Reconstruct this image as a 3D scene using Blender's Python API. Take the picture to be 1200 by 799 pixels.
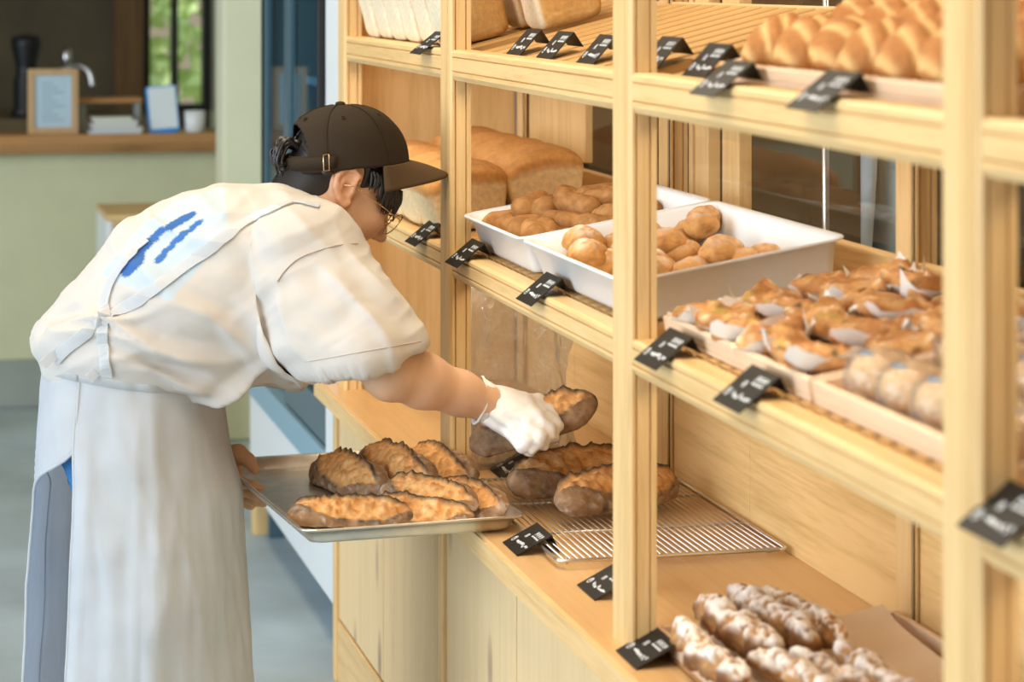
import bpy, bmesh, math, random
import numpy as np
from mathutils import Vector, Matrix, noise
from mathutils.bvhtree import BVHTree

for o in list(bpy.data.objects):
    bpy.data.objects.remove(o)
SC = bpy.context.scene
COL = SC.collection
R = math.radians
random.seed(4)

# ---------------------------------------------------------------- camera
# x runs along the shelf (towards the near end), y goes into the shelf, z is up.
FPX, VPX, HOR, CAMH = 3000.0, 723.0, -25.0, 1.475
NN = math.hypot(FPX, VPX)
CF, SF = FPX / NN, VPX / NN
cam = bpy.data.cameras.new('camera')
cam_ob = bpy.data.objects.new('camera', cam)
COL.objects.link(cam_ob)
cam.sensor_width = 36
cam.lens = 36 * FPX / 1200
cam.shift_y = -(399.5 - HOR) / 1200
cam.clip_end = 60
fw = Vector((-CF, SF, 0)); rt = Vector((SF, CF, 0)); upv = Vector((0, 0, 1))
cam_ob.matrix_world = Matrix((( rt.x, upv.x, -fw.x, 0), (rt.y, upv.y, -fw.y, 0), (rt.z, upv.z, -fw.z, CAMH), (0, 0, 0, 1)))
cam.dof.use_dof = True
cam.dof.focus_distance = 4.1
cam.dof.aperture_fstop = 5.2
SC.camera = cam_ob

# ---------------------------------------------------------------- light
SC.view_settings.view_transform = 'Standard'
SC.view_settings.look = 'None'
SC.view_settings.gamma = 1
SC.view_settings.exposure = -0.12
w = bpy.data.worlds.new('world'); SC.world = w
w.use_nodes = True
w.node_tree.nodes['Background'].inputs[0].default_value = (1.0, 0.85, 0.64, 1)
w.node_tree.nodes['Background'].inputs[1].default_value = 0.44

def area(name, loc, target, sx, sy, power, col):
    l = bpy.data.lights.new(name, 'AREA'); l.shape = 'RECTANGLE'
    l.size = sx; l.size_y = sy; l.energy = power; l.color = col
    o = bpy.data.objects.new(name, l); COL.objects.link(o)
    o.location = loc
    o.rotation_euler = (Vector(target) - Vector(loc)).to_track_quat('-Z', 'Y').to_euler()
    return o
# the shop front's windows (customer side) and the warm ceiling lamps over the shelf
area('window_light', (-2.3, -5.0, 2.0), (-3.9, 0.6, 0.9), 7.0, 3.0, 470, (0.74, 0.87, 1.0))
area('ceiling_lamp', (-3.6, 0.35, 2.75), (-3.6, 0.75, 0.6), 4.0, 0.5, 62, (1.0, 0.84, 0.62))
area('back_kitchen_fill', (-3.2, 2.2, 2.35), (-3.2, 2.3, 0.), 2.0, 0.4, 30, (1.0, 0.82, 0.6))  # unseen fill light added to lift the dark room behind the shelf
area('garden_daylight', (-12.8, 1.6, 4.6), (-13.1, 1.5, 1.5), 2.0, 0.6, 420, (1.0, 1.0, 0.95))

# ---------------------------------------------------------------- measuring helpers (photo pixel -> point in the room)
def P_D(px, py, D):
    r = (px - 600) * D / FPX
    h = CF * r + SF * D; s = CF * D - SF * r
    return Vector((-s, h, CAMH - (py - HOR) * D / FPX))
def P_h(px, py, h):
    return P_D(px, py, h * NN / (px - 600 + VPX))
def P_z(px, py, z):
    return P_D(px, py, FPX * (CAMH - z) / (py - HOR))
def P_s(px, py, s):
    u = (px - 600) / FPX
    h = s * (CF * u + SF) / (CF - SF * u)
    return P_D(px, py, SF * h + CF * s)

# ---------------------------------------------------------------- object helpers
def link(name, me, mat=None, parent=None, smooth=False):
    o = bpy.data.objects.new(name, me); COL.objects.link(o)
    if mat is not None and not me.materials:
        me.materials.append(mat)
    if smooth:
        me.polygons.foreach_set('use_smooth', [True] * len(me.polygons))
    if parent is not None:
        o.parent = parent
        o.matrix_parent_inverse = Matrix.Translation(parent.location).inverted()
    return o
def tag(o, label, cat, group=None, kind=None):
    o['label'] = label; o['category'] = cat
    if group: o['group'] = group
    if kind: o['kind'] = kind
    return o
def thing(name, label, cat, loc, group=None):
    o = bpy.data.objects.new(name, None); COL.objects.link(o)
    o.location = loc; o.empty_display_size = .05
    return tag(o, label, cat, group)
def structure(o):
    o['kind'] = 'structure'
    return o
def bevel(o, width=.002, seg=2):
    m = o.modifiers.new('bevel', 'BEVEL'); m.width = width; m.segments = seg; m.limit_method = 'ANGLE'
    return o
def mesh(verts, faces, name='m'):
    me = bpy.data.meshes.new(name)
    me.from_pydata([tuple(v) for v in verts], [], [tuple(f) for f in faces])
    me.update()
    return me

class MB:
    """collects simple shapes into one mesh"""
    def __init__(s): s.v = []; s.f = []
    def add(s, v, f):
        n = len(s.v); s.v += [tuple(p) for p in v]; s.f += [tuple(i + n for i in q) for q in f]; return s
    def box(s, a, b):
        (x0, y0, z0), (x1, y1, z1) = a, b
        v = [(x, y, z) for x in (x0, x1) for y in (y0, y1) for z in (z0, z1)]
        return s.add(v, [(0, 1, 3, 2), (4, 6, 7, 5), (0, 4, 5, 1), (2, 3, 7, 6), (0, 2, 6, 4), (1, 5, 7, 3)])
    def prism(s, poly, axis, a, b):
        """poly: 2D outline (counter-clockwise) swept along an axis"""
        put = {'x': lambda p, t: (t, p[0], p[1]), 'y': lambda p, t: (p[0], t, p[1]), 'z': lambda p, t: (p[0], p[1], t)}[axis]
        n = len(poly)
        v = [put(p, a) for p in poly] + [put(p, b) for p in poly]
        f = [tuple(range(n))[::-1], tuple(range(n, 2 * n))] + [(i, (i + 1) % n, n + (i + 1) % n, n + i) for i in range(n)]
        return s.add(v, f)
    def loft(s, rings, close=True, caps=True):
        n = len(rings[0]); v = [p for r in rings for p in r]; f = []
        m = n if close else n - 1
        for i in range(len(rings) - 1):
            for j in range(m):
                f.append((i * n + j, i * n + (j + 1) % n, (i + 1) * n + (j + 1) % n, (i + 1) * n + j))
        if caps and close:
            f.append(tuple(range(n))[::-1]); f.append(tuple((len(rings) - 1) * n + j for j in range(n)))
        return s.add(v, f)
    def tube(s, pts, r, n=8, caps=True):
        pts = [Vector(p) for p in pts]
        rad = r if isinstance(r, (list, tuple)) else [r] * len(pts)
        rings = []; prev = None
        for i, p in enumerate(pts):
            d = (pts[min(i + 1, len(pts) - 1)] - pts[max(i - 1, 0)])
            d = d.normalized() if d.length > 1e-9 else Vector((0, 0, 1))
            if prev is None:
                a = d.orthogonal().normalized()
            else:
                a = (prev - d * prev.dot(d)); a = a.normalized() if a.length > 1e-6 else d.orthogonal().normalized()
            prev = a; b = d.cross(a)
            rings.append([p + (a * math.cos(2 * math.pi * k / n) + b * math.sin(2 * math.pi * k / n)) * rad[i] for k in range(n)])
        return s.loft(rings, True, caps)
    def lathe(s, prof, c, n=20):
        rings = [[(c[0] + r * math.cos(2 * math.pi * k / n), c[1] + r * math.sin(2 * math.pi * k / n), c[2] + z) for k in range(n)] for r, z in prof]
        return s.loft(rings)
    def mesh(s, name='m'):
        me = mesh(s.v, s.f, name)
        bm = bmesh.new(); bm.from_mesh(me); bmesh.ops.recalc_face_normals(bm, faces=bm.faces); bm.to_mesh(me); bm.free()
        return me
    def build(s, name, mat, parent=None, smooth=False):
        return link(name, s.mesh(name), mat, parent, smooth)

def box_ob(name, a, b, mat, parent=None, bev=.002):
    o = MB().box(a, b).build(name, mat, parent)
    return bevel(o, bev) if bev else o

def curve_pts(ctrl, n=24):
    """Catmull-Rom through control points"""
    c = [Vector(p) for p in ctrl]; c = [c[0] * 2 - c[1]] + c + [c[-1] * 2 - c[-2]]
    out = []; m = len(c) - 3
    for i in range(m):
        k = max(2, n // m)
        for j in range(k + (1 if i == m - 1 else 0)):
            t = j / k; a, b, d, e = c[i:i + 4]
            out.append(.5 * ((2 * b) + (d - a) * t + (2 * a - 5 * b + 4 * d - e) * t * t + (3 * b - a - 3 * d + e) * t ** 3))
    return out

# ---------------------------------------------------------------- signed-distance modelling (numpy surface nets)
def smin(a, b, k):
    if k <= 0: return np.minimum(a, b)
    h = np.clip(.5 + .5 * (b - a) / k, 0, 1)
    return b + (a - b) * h - k * h * (1 - h)
class SDF:
    def __init__(s, lo, hi, h):
        s.lo = np.array(lo, np.float32); s.h = h
        s.n = np.ceil((np.array(hi) - s.lo) / h).astype(int) + 1
        s.F = np.full(s.n, 0.4, np.float32)
        s.ax = [s.lo[i] + h * np.arange(s.n[i], dtype=np.float32) for i in range(3)]
    def _sl(s, lo, hi):
        a = np.clip(np.floor((np.array(lo) - s.lo) / s.h).astype(int), 0, s.n); b = np.clip(np.ceil((np.array(hi) - s.lo) / s.h).astype(int) + 1, 0, s.n)
        return tuple(slice(i, j) for i, j in zip(a, b))
    def op(s, fn, lo, hi, k=0., mode='add'):
        sl = s._sl(lo, hi)
        X, Y, Z = np.meshgrid(s.ax[0][sl[0]], s.ax[1][sl[1]], s.ax[2][sl[2]], indexing='ij')
        if X.size == 0: return s
        d = fn(X, Y, Z)
        if mode == 'add': s.F[sl] = smin(s.F[sl], d, k)
        elif mode == 'sub': s.F[sl] = -smin(-s.F[sl], d, k)
        elif mode == 'and': s.F[sl] = -smin(-s.F[sl], -d, k)
        return s
    def cone(s, a, b, ra, rb, k=.01, sx=1., mode='add'):
        a = np.array(a, np.float32); b = np.array(b, np.float32); m = max(ra, rb) + k + 3 * s.h
        mx = np.array([m * max(sx, 1), m, m])
        def fn(X, Y, Z):
            px = (X - a[0]); py = Y - a[1]; pz = Z - a[2]; d = b - a
            L = float((d * d).sum()) + 1e-9
            t = np.clip((px * d[0] + py * d[1] + pz * d[2]) / L, 0, 1)
            return np.sqrt(((px - t * d[0]) / sx) ** 2 + (py - t * d[1]) ** 2 + (pz - t * d[2]) ** 2) - (ra + t * (rb - ra))
        return s.op(fn, np.minimum(a, b) - mx, np.maximum(a, b) + mx, k, mode)
    def chain(s, pts, rad, k=.01, sx=1.):
        for i in range(len(pts) - 1): s.cone(pts[i], pts[i + 1], rad[i], rad[i + 1], k, sx)
        return s
    def ell(s, c, r, k=.01, rot=None, mode='add'):
        c = np.array(c, np.float32); r = np.array(r, np.float32); m = max(r) + k + 3 * s.h
        M = np.eye(3) if rot is None else np.array(rot)      # rows: local axes
        def fn(X, Y, Z):
            q = [X - c[0], Y - c[1], Z - c[2]]
            l = [M[i][0] * q[0] + M[i][1] * q[1] + M[i][2] * q[2] for i in range(3)]
            k0 = np.sqrt(sum((l[i] / r[i]) ** 2 for i in range(3))) + 1e-6
            k1 = np.sqrt(sum((l[i] / r[i] ** 2) ** 2 for i in range(3))) + 1e-6
            return k0 * (k0 - 1) / k1
        return s.op(fn, c - m, c + m, k, mode)
    def plane(s, p, nrm, mode='and'):
        """keep the side the normal points away from"""
        p = np.array(p); nrm = np.array(nrm) / np.linalg.norm(nrm)
        hi = s.lo + s.h * s.n
        return s.op(lambda X, Y, Z: ((X - p[0]) * nrm[0] + (Y - p[1]) * nrm[1] + (Z - p[2]) * nrm[2]).astype(np.float32), s.lo, hi, 0, mode)
    def arrays(s):
        F = s.F; S = F < 0
        nx, ny, nz = F.shape
        cnt = np.zeros((nx - 1, ny - 1, nz - 1), np.int8)
        off = [(i, j, k) for i in (0, 1) for j in (0, 1) for k in (0, 1)]
        def sub(A, o): return A[o[0]:nx - 1 + o[0], o[1]:ny - 1 + o[1], o[2]:nz - 1 + o[2]]
        for o in off: cnt += sub(S, o)
        act = np.argwhere((cnt > 0) & (cnt < 8))
        idx = np.full(cnt.shape, -1, np.int64); idx[tuple(act.T)] = np.arange(len(act))
        val = {o: F[act[:, 0] + o[0], act[:, 1] + o[1], act[:, 2] + o[2]] for o in off}
        acc = np.zeros((len(act), 3)); num = np.zeros(len(act))
        for o in off:
            for a in range(3):
                if o[a] == 0:
                    q = list(o); q[a] = 1; q = tuple(q)
                    v0, v1 = val[o], val[q]; m = (v0 < 0) != (v1 < 0)
                    t = np.where(m, v0 / np.where(v0 == v1, 1, v0 - v1), 0)
                    p = np.zeros((len(act), 3)); p[:] = o; p[:, a] = t
                    acc += np.where(m[:, None], p, 0); num += m
        V = s.lo + s.h * (act + acc / num[:, None])
        Q = []
        for a in range(3):
            b, c = (a + 1) % 3, (a + 2) % 3
            sl0 = [slice(None)] * 3; sl1 = [slice(None)] * 3
            sl0[a] = slice(0, -1); sl1[a] = slice(1, None)
            E = np.argwhere(S[tuple(sl0)] != S[tuple(sl1)])
            E = E[(E[:, b] > 0) & (E[:, c] > 0) & (E[:, b] < F.shape[b] - 1) & (E[:, c] < F.shape[c] - 1)]
            ins = S[tuple(E.T)]
            def g(db, dc):
                q = E.copy(); q[:, b] += db; q[:, c] += dc; return idx[tuple(q.T)]
            quad = np.stack([g(-1, -1), g(0, -1), g(0, 0), g(-1, 0)], 1)
            quad[~ins] = quad[~ins][:, ::-1]
            Q.append(quad)
        return V, np.concatenate(Q)
    def mesh(s, name='m', relax=1):
        V, Q = s.arrays()
        for _ in range(relax): V = relax_mesh(V, Q)
        return np_mesh(V, Q, name)
def relax_mesh(V, Q, f=.5):
    acc = np.zeros_like(V); n = np.zeros(len(V))
    for i in range(4):
        a, b = Q[:, i], Q[:, (i + 1) % 4]
        np.add.at(acc, a, V[b]); np.add.at(n, a, 1); np.add.at(acc, b, V[a]); np.add.at(n, b, 1)
    n[n == 0] = 1
    return V * (1 - f) + f * acc / n[:, None]
def np_mesh(V, Q, name='m'):
    me = bpy.data.meshes.new(name)
    me.vertices.add(len(V)); me.vertices.foreach_set('co', np.asarray(V, np.float32).ravel())
    k = Q.shape[1]
    me.loops.add(len(Q) * k); me.loops.foreach_set('vertex_index', np.asarray(Q, np.int32).ravel())
    me.polygons.add(len(Q)); me.polygons.foreach_set('loop_start', np.arange(0, len(Q) * k, k, dtype=np.int32))
    me.update(calc_edges=True); me.validate()
    return me
def normals(V, Q):
    d = np.cross(V[Q[:, 2]] - V[Q[:, 0]], V[Q[:, 3]] - V[Q[:, 1]])
    N = np.zeros_like(V)
    for i in range(4): np.add.at(N, Q[:, i], d)
    return N / (np.linalg.norm(N, axis=1)[:, None] + 1e-12)
def colour(me, C, name='Col'):
    at = me.color_attributes.new(name, 'FLOAT_COLOR', 'POINT')
    A = np.ones((len(me.vertices), 4), np.float32); A[:, :3] = C
    at.data.foreach_set('color', A.ravel())
def vnoise(Pn, seed=0):
    """smooth value noise on an (n,3) array"""
    Pn = np.asarray(Pn, float) + seed * 17.31
    i = np.floor(Pn).astype(np.int64); f = Pn - i; f = f * f * (3 - 2 * f)
    def hsh(a):
        h = (a[:, 0] * 374761393 + a[:, 1] * 668265263 + a[:, 2] * 2147483647 + seed * 1013) & 0x7fffffff
        h = ((h ^ (h >> 13)) * 1274126177) & 0x7fffffff
        return ((h ^ (h >> 16)) & 0xffff) / 65535.
    r = 0
    for dx in (0, 1):
        for dy in (0, 1):
            for dz in (0, 1):
                wgt = (f[:, 0] if dx else 1 - f[:, 0]) * (f[:, 1] if dy else 1 - f[:, 1]) * (f[:, 2] if dz else 1 - f[:, 2])
                r = r + wgt * hsh(i + np.array([dx, dy, dz]))
    return r
def fbm(Pn, seed=0, oct=3):
    a = .5; t = 0; r = 0
    for k in range(oct):
        r = r + a * vnoise(np.asarray(Pn) * 2 ** k, seed + k); t += a; a *= .5
    return r / t
def mixc(a, b, t):
    t = np.clip(np.asarray(t), 0, 1)[:, None]
    return np.asarray(a) * (1 - t) + np.asarray(b) * t
def sstep(a, b, x):
    t = np.clip((x - a) / (b - a), 0, 1); return t * t * (3 - 2 * t)
def lin(r, g, b):
    f = lambda c: ((c / 255 + .055) / 1.055) ** 2.4 if c > 10 else c / 255 / 12.92
    return (f(r), f(g), f(b))

# ---------------------------------------------------------------- materials
def new_mat(name):
    m = bpy.data.materials.new(name); m.use_nodes = True
    nt = m.node_tree; b = nt.nodes['Principled BSDF']
    return m, nt, b
def plain(name, col, rough=.5, metal=0., spec=.5, noise_amt=0., nscale=40., bump=0., bscale=200., trans=0.):
    m, nt, b = new_mat(name)
    b.inputs['Base Color'].default_value = (*col, 1); b.inputs['Roughness'].default_value = rough
    b.inputs['Metallic'].default_value = metal; b.inputs['Specular IOR Level'].default_value = spec
    tc = nt.nodes.new('ShaderNodeTexCoord')
    if noise_amt:
        n = nt.nodes.new('ShaderNodeTexNoise'); n.inputs['Scale'].default_value = nscale; n.inputs['Detail'].default_value = 4
        nt.links.new(tc.outputs['Object'], n.inputs['Vector'])
        mr = nt.nodes.new('ShaderNodeMapRange'); mr.inputs[1].default_value = .3; mr.inputs[2].default_value = .7; mr.inputs[3].default_value = 1 - noise_amt; mr.inputs[4].default_value = 1 + noise_amt * .5
        nt.links.new(n.outputs[0], mr.inputs[0])
        mx = nt.nodes.new('ShaderNodeVectorMath'); mx.operation = 'SCALE'; mx.inputs[0].default_value = col
        nt.links.new(mr.outputs[0], mx.inputs['Scale']); nt.links.new(mx.outputs[0], b.inputs['Base Color'])
    if bump:
        n = nt.nodes.new('ShaderNodeTexNoise'); n.inputs['Scale'].default_value = bscale; n.inputs['Detail'].default_value = 3
        nt.links.new(tc.outputs['Object'], n.inputs['Vector'])
        bp = nt.nodes.new('ShaderNodeBump'); bp.inputs['Strength'].default_value = bump; bp.inputs['Distance'].default_value = .002
        nt.links.new(n.outputs[0], bp.inputs['Height']); nt.links.new(bp.outputs[0], b.inputs['Normal'])
    return m
def wood(name, axis, light, dark, rough=.45, scale=1., rings=.5, knots=False):
    m, nt, b = new_mat(name)
    tc = nt.nodes.new('ShaderNodeTexCoord'); mp = nt.nodes.new('ShaderNodeMapping')
    sc = [26 * scale] * 3; sc['xyz'.index(axis)] = 1.3 * scale
    mp.inputs['Scale'].default_value = sc
    nt.links.new(tc.outputs['Object'], mp.inputs['Vector'])
    n = nt.nodes.new('ShaderNodeTexNoise'); n.inputs['Scale'].default_value = 1.6; n.inputs['Detail'].default_value = 5; n.inputs['Roughness'].default_value = .6; n.inputs['Distortion'].default_value = .6
    nt.links.new(mp.outputs[0], n.inputs['Vector'])
    n2 = nt.nodes.new('ShaderNodeTexNoise'); n2.inputs['Scale'].default_value = 11; n2.inputs['Detail'].default_value = 3
    nt.links.new(mp.outputs[0], n2.inputs['Vector'])
    mm = nt.nodes.new('ShaderNodeMath'); mm.operation = 'MULTIPLY_ADD'; mm.inputs[1].default_value = .45
    nt.links.new(n2.outputs[0], mm.inputs[0]); nt.links.new(n.outputs[0], mm.inputs[2])
    cr = nt.nodes.new('ShaderNodeValToRGB')
    e = cr.color_ramp.elements; e[0].position = .45; e[0].color = (*dark, 1); e[1].position = .80; e[1].color = (*light, 1)
    nt.links.new(mm.outputs[0], cr.inputs[0])
    out = cr.outputs[0]
    if knots:
        mk = nt.nodes.new('ShaderNodeMapping'); ks = [9, 9, 9]; ks['xyz'.index(axis)] = 3.2; mk.inputs['Scale'].default_value = ks
        nt.links.new(tc.outputs['Object'], mk.inputs['Vector'])
        vo = nt.nodes.new('ShaderNodeTexVoronoi'); vo.inputs['Scale'].default_value = 1.0
        nt.links.new(mk.outputs[0], vo.inputs['Vector'])
        c2 = nt.nodes.new('ShaderNodeValToRGB'); c2.color_ramp.elements[0].position = .06; c2.color_ramp.elements[0].color = (1, 1, 1, 1); c2.color_ramp.elements[1].position = .24; c2.color_ramp.elements[1].color = (0, 0, 0, 1)
        nt.links.new(vo.outputs['Distance'], c2.inputs[0])
        mx = nt.nodes.new('ShaderNodeMixRGB'); mx.inputs[2].default_value = (.30, .17, .13, 1)
        nt.links.new(c2.outputs[0], mx.inputs[0]); nt.links.new(out, mx.inputs[1]); out = mx.outputs[0]
    nt.links.new(out, b.inputs['Base Color'])
    b.inputs['Roughness'].default_value = rough; b.inputs['Specular IOR Level'].default_value = .35
    bp = nt.nodes.new('ShaderNodeBump'); bp.inputs['Strength'].default_value = .12; bp.inputs['Distance'].default_value = .002
    nt.links.new(mm.outputs[0], bp.inputs['Height']); nt.links.new(bp.outputs[0], b.inputs['Normal'])
    return m
def attr_mat(name, rough=.7, bump=.3, bscale=180., mottling=.15, nscale=60., spec=.3, sheen=0.):
    m, nt, b = new_mat(name)
    at = nt.nodes.new('ShaderNodeAttribute'); at.attribute_name = 'Col'
    tc = nt.nodes.new('ShaderNodeTexCoord')
    n = nt.nodes.new('ShaderNodeTexNoise'); n.inputs['Scale'].default_value = nscale; n.inputs['Detail'].default_value = 5
    nt.links.new(tc.outputs['Object'], n.inputs['Vector'])
    mr = nt.nodes.new('ShaderNodeMapRange'); mr.inputs[1].default_value = .3; mr.inputs[2].default_value = .7; mr.inputs[3].default_value = 1 - mottling; mr.inputs[4].default_value = 1 + mottling * .6
    nt.links.new(n.outputs[0], mr.inputs[0])
    mx = nt.nodes.new('ShaderNodeVectorMath'); mx.operation = 'SCALE'
    nt.links.new(at.outputs['Color'], mx.inputs[0]); nt.links.new(mr.outputs[0], mx.inputs['Scale'])
    nt.links.new(mx.outputs[0], b.inputs['Base Color'])
    b.inputs['Roughness'].default_value = rough; b.inputs['Specular IOR Level'].default_value = spec
    if bump:
        n2 = nt.nodes.new('ShaderNodeTexNoise'); n2.inputs['Scale'].default_value = bscale; n2.inputs['Detail'].default_value = 4
        nt.links.new(tc.outputs['Object'], n2.inputs['Vector'])
        bp = nt.nodes.new('ShaderNodeBump'); bp.inputs['Strength'].default_value = bump; bp.inputs['Distance'].default_value = .003
        nt.links.new(n2.outputs[0], bp.inputs['Height']); nt.links.new(bp.outputs[0], b.inputs['Normal'])
    return m
def cloth(name, col, weave=900., bump=.15, rough=.85, trans=0.):
    m = plain(name, col, rough, spec=.15, noise_amt=.05, nscale=25, bump=bump, bscale=weave)
    if trans:
        nt = m.node_tree; b = nt.nodes['Principled BSDF']; out = [n for n in nt.nodes if n.type == 'OUTPUT_MATERIAL'][0]
        tl_ = nt.nodes.new('ShaderNodeBsdfTranslucent'); tl_.inputs[0].default_value = (*col, 1)
        mx = nt.nodes.new('ShaderNodeMixShader'); mx.inputs[0].default_value = trans
        nt.links.new(b.outputs[0], mx.inputs[1]); nt.links.new(tl_.outputs[0], mx.inputs[2]); nt.links.new(mx.outputs[0], out.inputs[0])
    return m
def film(name, col=(1, 1, 1), k=.6, rough=.03, extra=.03, bump=0., bscale=30., haze=0.):
    """thin clear sheet: transparent with a Fresnel reflection"""
    m = bpy.data.materials.new(name); m.use_nodes = True; nt = m.node_tree; nt.nodes.clear()
    out = nt.nodes.new('ShaderNodeOutputMaterial'); mix = nt.nodes.new('ShaderNodeMixShader')
    tr = nt.nodes.new('ShaderNodeBsdfTransparent'); tr.inputs[0].default_value = (*col, 1)
    gl = nt.nodes.new('ShaderNodeBsdfGlossy'); gl.inputs['Roughness'].default_value = rough
    fr = nt.nodes.new('ShaderNodeLayerWeight'); fr.inputs['Blend'].default_value = .5      # Schlick reflection, the same for both sides of a thin sheet
    pw = nt.nodes.new('ShaderNodeMath'); pw.operation = 'POWER'; pw.inputs[1].default_value = 5; nt.links.new(fr.outputs['Facing'], pw.inputs[0])
    sc_ = nt.nodes.new('ShaderNodeMath'); sc_.operation = 'MULTIPLY'; sc_.inputs[1].default_value = k; nt.links.new(pw.outputs[0], sc_.inputs[0])
    ad = nt.nodes.new('ShaderNodeMath'); ad.operation = 'ADD'; ad.use_clamp = True; ad.inputs[1].default_value = extra
    nt.links.new(sc_.outputs[0], ad.inputs[0]); nt.links.new(ad.outputs[0], mix.inputs[0])
    nt.links.new(tr.outputs[0], mix.inputs[1]); nt.links.new(gl.outputs[0], mix.inputs[2]); nt.links.new(mix.outputs[0], out.inputs[0])
    if haze:
        df = nt.nodes.new('ShaderNodeBsdfDiffuse'); df.inputs[0].default_value = (.9, .9, .9, 1); m2 = nt.nodes.new('ShaderNodeMixShader'); m2.inputs[0].default_value = haze
        nt.links.new(tr.outputs[0], m2.inputs[1]); nt.links.new(df.outputs[0], m2.inputs[2]); nt.links.new(m2.outputs[0], mix.inputs[1])
    if bump:
        tc = nt.nodes.new('ShaderNodeTexCoord'); n = nt.nodes.new('ShaderNodeTexNoise'); n.inputs['Scale'].default_value = bscale; n.inputs['Detail'].default_value = 3; n.inputs['Distortion'].default_value = 1.
        bp = nt.nodes.new('ShaderNodeBump'); bp.inputs['Strength'].default_value = bump; bp.inputs['Distance'].default_value = .01
        nt.links.new(tc.outputs['Object'], n.inputs['Vector']); nt.links.new(n.outputs[0], bp.inputs['Height'])
        nt.links.new(bp.outputs[0], gl.inputs['Normal']); nt.links.new(bp.outputs[0], fr.inputs['Normal'])
    return m

WL, WD = (.78, .54, .255), (.62, .39, .15)
M = {}
M['wood_x'] = wood('pine_along_shelf', 'x', WL, WD)
M['wood_y'] = wood('pine_across_shelf', 'y', WL, WD)
M['wood_z'] = wood('pine_upright', 'z', WL, WD)
M['door_z'] = wood('knotty_pine_door', 'z', (.80, .59, .32), (.73, .51, .26), scale=.55, knots=True)
M['panel_x'] = wood('pine_panel', 'x', (.78, .52, .23), (.58, .35, .12), scale=.7)
M['slat'] = wood('slat_pine', 'y', (.62, .37, .14), (.46, .25, .08))
M['worktop'] = wood('worktop_oak', 'x', (.72, .46, .21), (.62, .37, .15), rough=.3, scale=.6)
M['live_edge'] = wood('live_edge_oak', 'y', (.50, .27, .11), (.24, .11, .04), scale=.5)
M['board'] = wood('serving_board', 'y', (.50, .26, .10), (.33, .15, .05), scale=.6)
M['paletray'] = wood('pale_tray_wood', 'x', (.80, .60, .42), (.70, .49, .32), scale=.8)
M['floor'] = plain('concrete', (.44, .55, .62), .55, noise_amt=.28, nscale=2.2, bump=.1, bscale=60)
M['green'] = plain('sage_plaster', (.64, .65, .43), .8, noise_amt=.05, nscale=6)
M['pale'] = plain('pale_plaster', (.76, .78, .58), .8, noise_amt=.04, nscale=5)
M['plinth'] = plain('grey_plinth', (.33, .37, .33), .7, noise_amt=.1, nscale=5)
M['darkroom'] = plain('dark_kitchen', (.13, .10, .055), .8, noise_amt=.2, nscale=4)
M['black'] = plain('black_metal', (.012, .014, .016), .45)
M['card'] = plain('black_card', (.016, .014, .012), .5, spec=.18)
M['ink'] = plain('white_print', (.75, .78, .8), .6)
M['white'] = plain('white_enamel', (.80, .84, .86), .35, spec=.4)
M['plastic'] = plain('white_plastic', (.80, .83, .85), .3, spec=.5)
M['bluegrey'] = plain('bluegrey_frame', (.085, .145, .18), .35)
M['bluelight'] = plain('light_bluegrey_frame', (.25, .42, .52), .4)
M['fridge_in'] = plain('fridge_inside', (.10, .17, .21), .6, noise_amt=.2, nscale=3)
M['steel'] = plain('steel_wire', (.72, .72, .72), .28, metal=1.)
M['alu'] = plain('brushed_aluminium', (.70, .68, .64), .33, metal=1., noise_amt=.12, nscale=30)
M['glass'] = film('window_glass', k=.45, rough=.01)
M['fridge_glass'] = film('fridge_glass', col=(.75, .9, .95), k=.5, rough=.02)
M['bag'] = film('clear_bag', col=(.97, .97, .96), k=.7, rough=.10, extra=.14, bump=.9, bscale=60, haze=.22)
M['paper'] = plain('baking_paper', (.70, .55, .40), .6, noise_amt=.05, nscale=15)
M['wax'] = plain('white_paper', (.84, .78, .70), .55)
M['bread'] = attr_mat('bread_crust', .72, .7, 130, .25, 90)
M['bun'] = attr_mat('bun_crust', .7, .35, 220, .16, 120)
M['skin'] = attr_mat('skin', .5, .05, 300, .04, 40, .35)
M['shirt'] = attr_mat('cotton_tshirt', .9, .12, 700, .05, 12, .1)
M['apron'] = cloth('linen_apron', (.84, .86, .88), trans=.48)
M['jeans'] = plain('denim', (.025, .17, .42), .85, noise_amt=.25, nscale=200, bump=.2, bscale=600)
M['cap'] = cloth('brown_twill', (.038, .027, .017), 1200, .3)
M['hair'] = plain('black_hair', (.012, .010, .010), .38, spec=.6)
M['gold'] = plain('gold_wire', (.75, .52, .28), .25, metal=1.)
M['glove'] = cloth('cotton_glove', (.82, .80, .77), 700, .2)
M['lens'] = film('spectacle_lens', k=.3, rough=.01)
M['shoe'] = plain('shoe', (.05, .05, .055), .6)

# ================================================================ the setting
structure(box_ob('floor', (-14, -6, -.1), (3, 4, 0), M['floor'], bev=0))
# sage half-wall with the kitchen pass above it
structure(box_ob('wall_far', (-9.2, -3.5, .16), (-9.0, 1.40, .872), M['green'], bev=0))
structure(box_ob('baseboard_far', (-9.2, -3.5, 0), (-8.97, 1.40, .16), M['plinth'], bev=.004))
structure(box_ob('wall_pillar', (-8.33, 1.015, 0), (-8.15, 1.7, 3.2), M['pale'], bev=.01))
structure(box_ob('wall_back', (-8.15, 1.62, 0), (-5.32, 1.7, 3.2), M['pale'], bev=0))
structure(box_ob('wall_pass_return', (-9.2, 1.40, 0), (-8.33, 1.7, 3.2), M['pale'], bev=0))
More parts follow.
